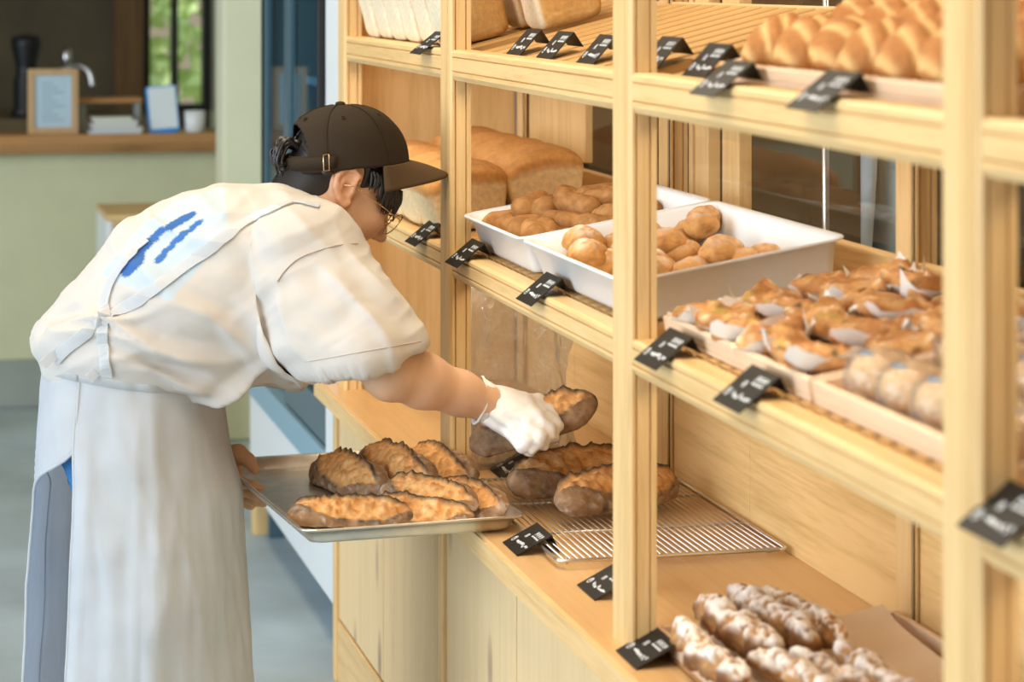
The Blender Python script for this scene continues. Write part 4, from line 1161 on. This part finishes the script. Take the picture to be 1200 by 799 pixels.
# strap and buckle
st_p = [dome(.93, R(a), .0015) for a in range(112, 253, 5)]
sv = []
for p in st_p: sv += [p - cu * .010, p + cu * .010]
strap = link('strap', mesh(sv, [(2 * i, 2 * i + 2, 2 * i + 3, 2 * i + 1) for i in range(len(st_p) - 1)]), M['cap'], cap, True); so = strap.modifiers.new('s', 'SOLIDIFY'); so.thickness = .002
pb = [dome(.93, R(a), .004) for a in (118, 123)]
bk = MB().tube([pb[0] - cu * .013, pb[1] - cu * .013, pb[1] + cu * .013, pb[0] + cu * .013, pb[0] - cu * .013], .0012, 6).build('buckle', M['gold'], cap, True)

# ---- glasses
lens_c = [H(.032 * s_, .108, -.004) for s_ in (1, -1)]
gm = MB()
lf2 = (hf * math.cos(.15) - hu * math.sin(.15)).normalized(); lu2 = (hu * math.cos(.15) + hf * math.sin(.15)).normalized()
for c in lens_c:
    gm.tube([c + (hr * math.cos(a) * .0235 + lu2 * math.sin(a) * .0215) for a in [2 * math.pi * k / 28 for k in range(29)]], .0010, 6, False)
gm.tube([H(.0085, .111, .002), H(0, .114, .006), H(-.0085, .111, .002)], .0010, 6)
for s_ in (1, -1):
    gm.tube([H(.0555 * s_, .107, .004), H(.066 * s_, .103, .006), H(.077 * s_, .05, .007), H(.079 * s_, .006, .008), H(.077 * s_, -.012, .0)], .0009, 6)
    gm.tube([H(.0088 * s_, .109, -.002), H(.0105 * s_, .100, -.010)], [.0008, .002], 6)
glasses = gm.build('glasses', M['gold'], who, True)
for c in lens_c:
    ring = [c + (hr * math.cos(a) * .0232 + lu2 * math.sin(a) * .0212) for a in [2 * math.pi * k / 28 for k in range(28)]]
    MB().add([c + lf2 * .0012] + ring, [(0, k + 1, (k + 1) % 28 + 1) for k in range(28)]).build('lens', M['lens'], glasses, True)

# ---- T-shirt
gs = SDF((-4.54, .08, .74), (-3.74, .90, 1.25), .0045)
SX = 1.42
def px2m(r): return r * 4.2 / FPX
chain = [((152, 440), 92), ((155, 418), 97), ((178, 378), 92), ((215, 342), 92), ((258, 310), 84), ((302, 293), 72), ((333, 274), 50), ((352, 262), 40)]
gs.chain([S(*p) for p, r in chain[:4]], [px2m(r) for p, r in chain[:4]], .03, 1.14); gs.chain([S(*p) for p, r in chain[3:]], [px2m(r) for p, r in chain[3:]], .04, 1.38)
w1, w2 = S(60, 440), S(262, 466)
wn = Vector((0, (w2 - w1).z, -(w2 - w1).y)); wn = -wn if wn.z > 0 else wn
gs.op(lambda X, Y, Z: ((Y - w1.y) * wn.normalized().y + (Z - w1.z) * wn.normalized().z).astype(np.float32), (-4.54, .08, .74), (-3.74, S(262, 440).y, .95), 0, 'and')
for p, r in (((235, 398), 57), ((285, 388), 56), ((325, 380), 52), ((345, 372), 48)):
    gs.cone(S(*p, .03), S(p[0] + 6, p[1], .06), px2m(r), px2m(r), .05, 1.3)
    gs.cone(S(*p, -.06), S(p[0] + 6, p[1], -.10), px2m(r * .95), px2m(r * .95), .05, 1.3)
gs.cone(S(245, 345, .075), S(362, 304, .125), .060, .070, .07); gs.cone(S(262, 375, .07), S(372, 345, .125), .055, .070, .06)
# shoulders and sleeves
for sgn, dx in ((1, .135), (-1, -.135)):
    gs.cone(S(338, 276, .05 * sgn), S(366, 302, dx), px2m(48), px2m(50), .04)
a_, b_ = P_D(372, 306, 4.075), P_D(437, 428, 3.99)
gs.cone(a_, b_, px2m(54), px2m(66), .035, .80)
al, bl = S(366, 305, -.14), S(330, 400, -.22)
gs.cone(al, bl, px2m(48), px2m(56), .03)
# hem of the sleeve: cut along the line seen in the photograph
h1, h2 = P_D(357, 431, 3.99), P_D(495, 405, 3.99)
hd = (h2 - h1).normalized(); hn = Vector((0, -hd.z, hd.y)); hn = -hn if hn.z > 0 else hn
cutc = P_D(437, 440, 3.99)
sl_lo = (-4.07, h1.y - .004, .74); sl_hi = (-3.74, h2.y + .03, .97)
gs.op(lambda X, Y, Z: ((Y - h1.y) * hn.y + (Z - h1.z) * hn.z).astype(np.float32), sl_lo, sl_hi, 0, 'and')
# neck opening
gs.cone(H(0, -.03, -.01), S(346, 262), .060, .064, .004, 1., 'sub')
gs.cone(H(0, .01, -.05), S(366, 280), .052, .056, .004, 1., 'sub')
V, Q = gs.arrays(); V = relax_mesh(V, Q); V = relax_mesh(V, Q)
N = normals(V, Q)
# folds: pulled from the armpit, sagging under the chest, gathered at the waist
def fold(V, c, ang, wl, amp, rad, seed=0, elong=2.2):
    c = np.array(c); d = V - c; ca, sa = math.cos(ang), math.sin(ang)
    along = d[:, 1] * ca + d[:, 2] * sa; perp = -d[:, 1] * sa + d[:, 2] * ca
    wgt = np.exp(-(along / (rad * elong)) ** 2 - (perp / rad) ** 2)
    wob = 1.4 * (vnoise(V * 9, seed) - .5) * wl
    s = vnoise(np.stack([along * 3.2, (perp + wob) / wl * 1.15, V[:, 0] * 4], 1), seed + 40)
    return amp * wgt * 3.8 * (1 - np.abs(2 * s - 1)) ** 1.6
disp = (fbm(V * 11, 2, 3) - .5) * .016 + .0035 * (1 - np.abs(2 * vnoise(np.stack([V[:, 0] * 12, (V[:, 1] + V[:, 2] * .6) * 9, (V[:, 2] - V[:, 1] * .6) * 34], 1), 3) - 1)) ** 2
dd = lambda px, py: S(px, py, .12)
for (px, py), ang, wl, amp, rad, sd in [((300, 340), -50, .035, .010, .05, 1), ((270, 385), -20, .040, .010, .055, 2), ((230, 330), -30, .045, .008, .06, 3), ((170, 400), -8, .030, .009, .05, 4), ((110, 395), 20, .03, .008, .04, 5),
                                        ((330, 400), -70, .04, .010, .035, 6), ((360, 330), -60, .045, .008, .05, 7), ((420, 360), -58, .055, .007, .05, 8), ((210, 430), -5, .028, .008, .035, 9), ((310, 270), 5, .03, .005, .04, 10), ((265, 430), 35, .035, .010, .03, 12)]:
    disp = disp + fold(V, dd(px, py), R(ang), wl, amp, rad, sd) - amp * .3 * np.exp(-np.sum((V - np.array(dd(px, py))) ** 2, 1) / rad ** 2)
V2 = V + N * disp[:, None]
# colour: off-white cotton with a printed pale square and two blue brush strokes across the back
C = np.zeros_like(V); C[:] = (.62, .585, .545)
def proj(V):
    """side elevation seen square to the mid plane, in photo units"""
    r = SF * V[:, 0] + CF * V[:, 1]; D = -CF * V[:, 0] + SF * V[:, 1]
    return 600 + FPX * r / D, HOR + FPX * (CAMH - V[:, 2]) / D
pu, pv_ = proj(V2)
def in_poly(poly):
    ins = np.zeros(len(pu), bool); n = len(poly)
    for i in range(n):
        (x0, y0), (x1, y1) = poly[i], poly[(i + 1) % n]
        c = ((y0 > pv_) != (y1 > pv_)) & (pu < (x1 - x0) * (pv_ - y0) / (y1 - y0 + 1e-9) + x0); ins ^= c
    return ins
vis = N[:, 0] > -.15
pale = in_poly([(118, 322), (160, 270), (205, 235), (262, 218), (268, 268), (236, 310), (200, 352), (165, 342)]) & vis
C[pale] = (.52, .61, .68)
def stroke(pts, w0, w1):
    d = np.full(len(pu), 1e9); wv = np.zeros(len(pu))
    for i in range(len(pts) - 1):
        a = np.array(pts[i]); b = np.array(pts[i + 1]); ab = b - a
        t = np.clip(((pu - a[0]) * ab[0] + (pv_ - a[1]) * ab[1]) / (ab @ ab), 0, 1)
        q = np.hypot(pu - a[0] - t * ab[0], pv_ - a[1] - t * ab[1]); m = q < d
        d = np.where(m, q, d); f = (i + t) / (len(pts) - 1); wv = np.where(m, w0 + (w1 - w0) * f, wv)
    return (d < wv + 2.5 * (vnoise(V2 * 90, 7) - .5)) & vis
C[stroke([(147, 317), (160, 306), (168, 290), (190, 270), (226, 251)], 8, 3.2)] = (.055, .15, .42)
C[stroke([(186, 305), (198, 290), (216, 273), (236, 259)], 4.5, 2.5)] = (.06, .17, .45)
sm_ = np_mesh(V2, Q, 't_shirt'); colour(sm_, C); sm_.materials.append(M['shirt'])
shirt = link('t_shirt', sm_, None, who, True)
sub = shirt.modifiers.new('smooth', 'SMOOTH'); sub.factor = .35; sub.iterations = 1
bvh = BVHTree.FromPolygons([tuple(v) for v in V2], [tuple(q) for q in Q.tolist()])
camp = Vector((0, 0, CAMH))
def on_shirt(px, py, lift=.003):
    d = (S(px, py) - camp).normalized(); hit = bvh.ray_cast(camp, d)
    if hit[0] is None:
        q = bvh.find_nearest(S(px, py, .05)); return q[0] + q[1] * lift, q[1]
    return hit[0] + hit[1] * lift, hit[1]
# sleeve seam
sp = [on_shirt(px, py, .0022)[0] for px, py in [(325, 330), (334, 318), (350, 303), (372, 294), (395, 288), (418, 286)]]
MB().tube(curve_pts(sp, 20), .0012, 5).build('sleeve_seam', plain('seam_thread', (.60, .52, .45), .9), shirt, True)
hp = [on_shirt(357 + 136 * k / 20, 424 - 24 * k / 20, .0006)[0] for k in range(21)]
MB().tube(hp, .0009, 5).build('hem_stitch', bpy.data.materials['seam_thread'], shirt, True)

# ---- apron straps (ribbons lying on the shirt)
def ribbon(name, pts, width, parent, mat, lift=.004, n=40):
    P2 = []; c2 = [Vector((x, y, 0)) for x, y in pts]
    for p in curve_pts(c2, n): P2.append(on_shirt(p.x, p.y, lift))
    v = []
    for i, (p, nr_) in enumerate(P2):
        d = (P2[min(i + 1, len(P2) - 1)][0] - P2[max(i - 1, 0)][0]).normalized(); s_ = d.cross(nr_).normalized() * width / 2
        v += [p - s_, p + s_]
    o = link(name, mesh(v, [(2 * i, 2 * i + 1, 2 * i + 3, 2 * i + 2) for i in range(len(P2) - 1)]), mat, parent, True)
    so = o.modifiers.new('s', 'SOLIDIFY'); so.thickness = .0014; so.offset = 0; so.use_rim = True
    o.data.polygons.foreach_set('use_smooth', [False] * len(o.data.polygons))
    return o

# ---- apron skirt
apr_z = [(428, 53, 258), (445, 51, 262), (470, 48, 263), (515, 44, 268), (560, 42, 281), (620, 37, 284), (700, 32, 289), (799, 26, 296), (900, 20, 302), (960, 18, 304)]
nphi = 150; rows = []
nrow = 60
for i in range(nrow):
    f = i / (nrow - 1); yy = 428 + (960 - 428) * f
    for a, b in zip(apr_z, apr_z[1:]):
        if a[0] <= yy <= b[0]:
            t_ = (yy - a[0]) / (b[0] - a[0]); xl = a[1] + (b[1] - a[1]) * t_; xr = a[2] + (b[2] - a[2]) * t_; break
    pL, pR = S(xl, yy), S(xr, yy); cy = (pL.y + pR.y) / 2; ay = (pR.y - pL.y) / 2; z = (pL.z + pR.z) / 2
    bx_ = .166 + .045 * min(1, f * 3)
    # the right panel's back edge swings forward below the slit, the left panel hangs back
    slit = sstep(.155, .62, f)
    ph0 = -78 + 34 * min(1, max(0, (f - .15) / .25)) if f > .15 else -78
    ph0 = R(-43); ph1 = R(318 - 54 * sstep(.15, .30, f))
    row = []
    for j in range(nphi):
        u = j / (nphi - 1); ph = ph0 + (ph1 - ph0) * u
        k = math.sin(6.0 * ph + 1.2) * .6 + math.sin(11 * ph + 2.1) * .4 + math.sin(17 * ph + .4) * .22
        amp = (.002 + .012 * f)
        q = 1 + amp / .17 * k + .05 * noise.noise(Vector((2.2 * math.cos(ph), 2.2 * math.sin(ph), f * 5.5))) + .020 * noise.noise(Vector((6 * math.cos(ph), 6 * math.sin(ph), f * 9)))
        rg = noise.noise(Vector((5.5 * ph + 1.2 * f, f * 1.3, 3.3))); q += (.022 * (1 - abs(rg)) ** 5 - .005) * min(1, f * 4)
        rg = noise.noise(Vector((3.1 * ph - 2.5 * f, f * 2.0, 8.1))); q += (.030 * (1 - abs(rg)) ** 7 - .005) * min(1, f * 4)
        q += .012 * noise.noise(Vector((4 * ph, f * 22, 1.7)))
        row.append(Vector((-SCN + bx_ * math.cos(ph) * q, cy + ay * math.sin(ph) * (q * .35 + .65), z - .018 * math.sin(ph) * (1 - f))))
    rows.append(row)
ap = MB().loft(rows, False, False)
apron = ap.build('apron', M['apron'], who, True)
so = apron.modifiers.new('s', 'SOLIDIFY'); so.thickness = .0025; so.offset = 0
# hem bands along both free edges and the waistband
hem = MB()
hem.tube([r[0] + (r[0] - r[3]).normalized() * .001 for r in rows], .0028, 6); hem.tube([r[-1] for r in rows], .0028, 6); hem.tube([r[-16] + Vector((0, .002, 0)) for r in rows[6:]], .0016, 5)
hem.build('hem', M['apron'], apron, True)
wv_ = []
for j in range(nphi):
    p = rows[0][j]; c0 = Vector((-SCN, (rows[0][0].y + rows[0][nphi // 2].y) / 2, p.z)); d = (p - c0).normalized() * .004
    wv_ += [p + d + Vector((0, 0, .012)), p + d * 1.2 + Vector((0, 0, -.016))]
wb = link('waistband', mesh(wv_, [(2 * i, 2 * i + 1, 2 * i + 3, 2 * i + 2) for i in range(nphi - 1)]), M['apron'], apron, True); so = wb.modifiers.new('s', 'SOLIDIFY'); so.thickness = .003; so.offset = 0
ribbon('strap', [(374, 243), (345, 238), (318, 247), (285, 264), (250, 288), (205, 322), (165, 350), (120, 376), (90, 398), (76, 410), (66, 420)], .020, apron, M['apron'])
ribbon('strap', [(172, 282), (152, 300), (134, 326), (124, 352), (121, 390), (124, 425), (126, 440)], .019, apron, M['apron'])
# tie ends at the waist
for pts in ([(82, 405), (70, 411), (58, 420), (50, 428)], [(124, 428), (112, 436), (104, 444)], [(126, 428), (134, 440), (140, 452)], [(82, 405), (78, 418), (84, 426)]):
    kk = pts[1][0] in (70, 112); P3 = [S(x, y, (.150 if x > 100 else .105) + .006 * kk) for x, y in pts]; v = []
    for i, p in enumerate(P3):
        d = (P3[min(i + 1, len(P3) - 1)] - P3[max(i - 1, 0)]).normalized(); s_ = d.cross(Vector((1, 0, 0))).normalized() * .008; v += [p - s_, p + s_]
    to = MB().add(v, [(2 * i, 2 * i + 1, 2 * i + 3, 2 * i + 2) for i in range(len(P3) - 1)]).build('tie_end', M['apron'], apron); so = to.modifiers.new('s', 'SOLIDIFY'); so.thickness = .002

# ---- jeans and shoes
gj = SDF((-4.48, .08, .04), (-3.94, .62, .94), .007)
hipc = S(152, 470)
gj.ell(hipc + Vector((0, -.014, 0)), (.132, .108, .10), .02)
for sgn in (-1, 1):
    dx = .074 * sgn; x = -SCN + dx
    kn = Vector((x, hipc.y + .035, .47)); an = Vector((x + .01 * sgn, hipc.y + .005, .10))
    gj.chain([hipc + Vector((dx * .95, -.034, -.05)), kn + Vector((0, -.012, 0)), an], [.084, .066, .054], .03)
V, Q = gj.arrays(); V = relax_mesh(V, Q); N = normals(V, Q)
V = V + N * ((fbm(V * np.array([10, 10, 26]), 4, 3) - .5) * .014)[:, None]
link('jeans', np_mesh(V, Q, 'jeans'), M['jeans'], who, True)
for sgn in (-1, 1):
    x = -SCN + .098 * sgn; y = hipc.y
    gq = SDF((x - .06, y - .10, -.01), (x + .06, y + .23, .14), .006)
    gq.cone((x, y - .035, .045), (x + .008 * sgn, y + .15, .040), .042, .044, .01); gq.cone((x, y - .02, .06), (x, y - .01, .115), .045, .048, .03); gq.plane((0, 0, .002), (0, 0, -1))
    link('shoe', gq.mesh('shoe'), M['shoe'], who, True)

# ---- gloved right hand around the loaf
gg = SDF((-4.26, .82, .62), (-3.82, 1.14, .94), .0024)
def G(px, py, D): return P_D(px, py, D)
# cuff and back of the hand
gg.chain([G(570, 474, 4.10), G(592, 480, 4.105), G(612, 481, 4.10)], [.0335, .0315, .028], .012)
gg.chain([G(600, 478, 4.12), G(628, 474, 4.125)], [.026, .019], .012)
gg.chain([G(600, 487, 4.085), G(630, 492, 4.065)], [.026, .019], .012)
# knuckles to fingertips: over the top and down the near side of the loaf
fing = [[(628, 471, 4.135), (643, 483, 4.10), (651, 497, 4.066), (648, 512, 4.050)],
        [(630, 478, 4.105), (641, 491, 4.070), (643, 507, 4.040), (637, 520, 4.033)],
        [(628, 486, 4.080), (634, 500, 4.045), (632, 514, 4.022), (625, 525, 4.022)],
        [(622, 494, 4.060), (622, 507, 4.035), (618, 517, 4.020), (612, 524, 4.024)]]
for i, pts in enumerate(fing):
    gg.chain([G(*p) for p in pts], [.0135, .0125, .0115, .0095], .005)
gg.chain([G(596, 494, 4.09), G(604, 507, 4.06), G(612, 518, 4.045), G(620, 527, 4.045)], [.020, .0145, .0125, .010], .008)     # thumb side
gg.chain([G(590, 488, 4.09), G(606, 500, 4.085)], [.028, .022], .012)
# open cuff
gg.cone(G(540, 462, 4.085), G(578, 476, 4.10), .040, .029, .003, 1., 'sub')
V, Q = gg.arrays(); V = relax_mesh(V, Q, .4); N = normals(V, Q)
ax_ = np.array((G(640, 480, 4.1) - G(580, 476, 4.1)).normalized())
V = V + N * ((fbm(V * 45, 6, 3) - .5) * .006 + .0014 * np.sin((V @ np.array([40., 160., 260.])) + 6 * vnoise(V * 30, 2)))[:, None]
glove = link('glove', np_mesh(V, Q, 'glove'), M['glove'], who, True)
# flared rolled cuff edge
c0 = G(571, 473, 4.10); axd = (G(571, 473, 4.10) - G(535, 459, 4.09)).normalized(); a1 = axd.cross(Vector((1, 0, 0))).normalized(); a2 = axd.cross(a1)
ring = lambda d_, r1, r2, k_: [c0 + axd * d_ + a1 * math.cos(t_) * r1 + a2 * math.sin(t_) * r2 - axd * (.010 * max(0, -math.cos(t_) * k_)) for t_ in [2 * math.pi * q / 36 for q in range(37)]]
cuff = MB().loft([[p for p in ring(.012, .031, .031, 0)[:-1]], [p for p in ring(0, .0335, .0335, .6)[:-1]], [p for p in ring(-.009, .037, .036, 1.4)[:-1]]], True, False)
cu_o = cuff.build('cuff', M['glove'], glove, True); so = cu_o.modifiers.new('s', 'SOLIDIFY'); so.thickness = .002
MB().tube(ring(-.009, .037, .036, 1.4), .0022, 6, False).build('cuff_roll', M['glove'], glove, True)

# ================================================================ things at the kitchen pass
slab_p = MB(); ringsA = []
for k in range(30):
    y = -3.4 + 4.79 * k / 29; e = .012 * noise.noise(Vector((y * 3, 0, 0)))
    ringsA.append([(-9.22, y, .872), (-8.93 + e * 1.5, y, .872), (-8.915 + e, y, .905), (-8.935 + e, y, .936), (-9.22, y, .936)])
slab_p.loft(ringsA); tag(slab_p.build('pass_counter', M['live_edge']), 'thick live-edge wooden counter slab on the sage wall', 'counter')
ZS = .937
def at_pass(px, x=-8.98):
    return P_s(px, 158, -x).y
y0, y1 = at_pass(33), at_pass(92)
f = thing('picture_frame', 'pale wooden frame with a light blue notice on the slab counter', 'picture frame', (-8.98, (y0 + y1) / 2, ZS))
fm = MB(); hh = .225; t = .022
fm.box((-9.02, y0, ZS), (-9.00, y1, ZS + t)); fm.box((-9.02, y0, ZS + hh - t), (-9.00, y1, ZS + hh)); fm.box((-9.02, y0, ZS + t), (-9.00, y0 + t, ZS + hh - t)); fm.box((-9.02, y1 - t, ZS + t), (-9.00, y1, ZS + hh - t))
fm.build('frame', wood('frame_wood', 'z', (.62, .42, .22), (.5, .32, .16)), f)
box_ob('notice', (-9.018, y0 + t, ZS + t), (-9.008, y1 - t, ZS + hh - t), plain('notice_paper', (.50, .68, .80), .6), f, 0)
pr = MB()
for k in range(9): pr.box((-9.008, y0 + t + .025, ZS + .045 + .016 * k), (-9.0075, y1 - t - .025 - .02 * (k % 3), ZS + .049 + .016 * k))
pr.build('print', plain('notice_ink', (.25, .38, .5), .7), f)
y0, y1 = at_pass(175), at_pass(211)
f = thing('sign_stand', 'leaning white notice in a blue acrylic stand on the slab counter', 'sign', (-8.99, (y0 + y1) / 2, ZS))
def lean(o, a):
    o.rotation_euler = (0, a, 0); return o
s1 = MB().prism(rrect(-(y1 - y0) / 2, 0, (y1 - y0) / 2, .165, .01), 'x', -.004, .004).build('backing', plain('blue_acrylic', (.02, .30, .75), .3)); s1.parent = f; s1.rotation_euler = (R(4), R(-10), 0)
s2 = MB().box((.004, -(y1 - y0) / 2 + .008, .014), (.0055, (y1 - y0) / 2 - .004, .160)).build('notice', plain('white_notice', (.80, .90, .95), .5)); s2.parent = f; s2.rotation_euler = (R(4), R(-10), 0)
s3 = MB().box((-.05, -.03, 0), (.02, .03, .004)).build('base', bpy.data.materials['blue_acrylic']); s3.parent = f
y0 = (at_pass(217) + at_pass(240)) / 2
cup = MB().lathe([(.026, 0), (.034, .004), (.036, .075), (.033, .075), (.031, .008), (.006, .006)], (0, 0, 0), 24).build('white_cup', M['white'], None, True); cup.location = (-8.98, y0, ZS)
tag(cup, 'plain white cup at the end of the slab counter', 'cup')
# paper stack and small wooden shelf
ya, yb = at_pass(104), at_pass(165)
for k in range(5):
    o = box_ob('paper_pad', (-.05, -.09 + .003 * k, 0), (.05, .09 - .008 * k, .011), plain('pad_paper%d' % k, (.62 + .03 * k, .68 + .02 * k, .70), .6), None, .001)
    o.location = (-9.0, (ya + yb) / 2 + .012 * (k % 2), ZS + .0115 * k); tag(o, 'white paper pad in the low stack on the slab counter', 'paper', 'stacked paper pads')
sh = thing('counter_riser', 'small dark riser with a wooden top behind the paper pads', 'stand', (-9.14, (ya + yb) / 2, ZS))
box_ob('riser_top', (-9.21, ya - .03, ZS + .10), (-9.08, yb + .015, ZS + .118), M['board'], sh)
for y in (ya - .02, yb - .01): box_ob('riser_leg', (-9.20, y, ZS), (-9.09, y + .02, ZS + .10), M['plinth'], sh)
# tap and dark grinder in the kitchen behind
def at_k(px, x): return P_s(px, 100, -x).y
kcx = box_ob('kitchen_counter', (-11.0, -2.4, 0), (-10.3, 1.0, .92), plain('kitchen_unit', (.16, .12, .06), .6)); tag(kcx, 'low brown kitchen unit in the dark room behind the pass', 'kitchen unit')
tp = thing('water_tap', 'chrome swan-neck tap in the dark kitchen', 'tap', (-10.5, at_k(78, -10.5), .92)); ty = at_k(78, -10.5)
MB().lathe([(.03, 0), (.03, .012), (.014, .02), (.014, .21), (.019, .22), (.019, .26), (.009, .27)], (-10.5, ty, .92), 16).build('column', M['steel'], tp, True)
MB().tube(curve_pts([(-10.5, ty, 1.10), (-10.47, ty + .04, 1.125), (-10.44, ty + .085, 1.10), (-10.43, ty + .10, 1.03)], 14), .011, 8).build('spout', M['steel'], tp, True)
MB().tube([(-10.5, ty, 1.11), (-10.5, ty - .05, 1.10)], [.010, .016], 10).build('lever', M['steel'], tp, True)
gy = at_k(30, -10.5)
MB_ = MB().lathe([(.06, 0), (.062, .02), (.05, .04), (.05, .15), (.04, .17), (.042, .21), (.06, .29), (.06, .32), (.02, .33)], (0, 0, 0), 20).build('grinder', M['black'], None, True); MB_.location = (-10.45, gy, .92)
tag(MB_, 'black coffee grinder standing in the dark kitchen', 'grinder')
post = structure(box_ob('trim_1', (-11.98, at_k(135, -11.9), 0), (-11.9, at_k(168, -11.9), 3.2), wood('brown_post', 'z', (.20, .11, .04), (.12, .06, .02)), bev=0))
# wooden pedestal beyond the person
pd0 = P_D(125, 252, 7.9)
pd = thing('wooden_pedestal', 'light wooden pedestal with a white edge standing behind the person', 'pedestal', (pd0.x - .2, pd0.y + .2, 0))
box_ob('pedestal_body', (pd0.x - .4, pd0.y + .018, 0), (pd0.x, pd0.y + .34, pd0.z - .02), wood('pedestal_wood', 'z', (.70, .50, .30), (.58, .38, .20), scale=.5), pd)
box_ob('pedestal_edge', (pd0.x - .4, pd0.y, 0), (pd0.x + .003, pd0.y + .018, pd0.z - .02), M['white'], pd)
box_ob('pedestal_top', (pd0.x - .41, pd0.y, pd0.z - .02), (pd0.x + .006, pd0.y + .35, pd0.z), M['wood_y'], pd)
# ================================================================ back kitchen behind the glass
br = thing('bakers_rack', 'dark bakers rack with loaves behind the glass', 'rack', (-3.7, 2.5, 0))
for x in (-4.6, -3.55, -2.6):
    for y in (2.2, 2.7): box_ob('rack_post', (x, y, 0), (x + .03, y + .03, 2.0), M['black'], br, 0)
for z in (.75, 1.02, 1.30, 1.60): box_ob('rack_shelf', (-4.6, 2.2, z), (-2.57, 2.73, z + .02), M['board'], br, 0)
k = 0
for z in (.771, 1.041, 1.321):
    for i in range(5):
        o = link('rack_loaf', tl[k % 3], None, None, True); o.location = (-4.35 + .42 * i, 2.42, z); o.rotation_euler = (0, 0, .2 * (k % 3 - 1)); o.scale = (1.7, 1.6, 1.5)
        tag(o, 'large dim loaf on the dark rack behind the glass', 'bread', 'loaves on the back rack'); k += 1
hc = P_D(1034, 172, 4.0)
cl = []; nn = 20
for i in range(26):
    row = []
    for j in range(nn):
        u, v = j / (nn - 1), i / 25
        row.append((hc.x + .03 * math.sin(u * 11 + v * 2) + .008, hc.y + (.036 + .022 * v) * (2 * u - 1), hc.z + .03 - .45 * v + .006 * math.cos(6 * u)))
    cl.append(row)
mb = MB().loft(cl, False, False); ap2 = mb.build('apron_reflection', cloth('grey_linen', (.34, .42, .46)), None, True)  # cloth added in place of the worker's apron mirrored in the glass
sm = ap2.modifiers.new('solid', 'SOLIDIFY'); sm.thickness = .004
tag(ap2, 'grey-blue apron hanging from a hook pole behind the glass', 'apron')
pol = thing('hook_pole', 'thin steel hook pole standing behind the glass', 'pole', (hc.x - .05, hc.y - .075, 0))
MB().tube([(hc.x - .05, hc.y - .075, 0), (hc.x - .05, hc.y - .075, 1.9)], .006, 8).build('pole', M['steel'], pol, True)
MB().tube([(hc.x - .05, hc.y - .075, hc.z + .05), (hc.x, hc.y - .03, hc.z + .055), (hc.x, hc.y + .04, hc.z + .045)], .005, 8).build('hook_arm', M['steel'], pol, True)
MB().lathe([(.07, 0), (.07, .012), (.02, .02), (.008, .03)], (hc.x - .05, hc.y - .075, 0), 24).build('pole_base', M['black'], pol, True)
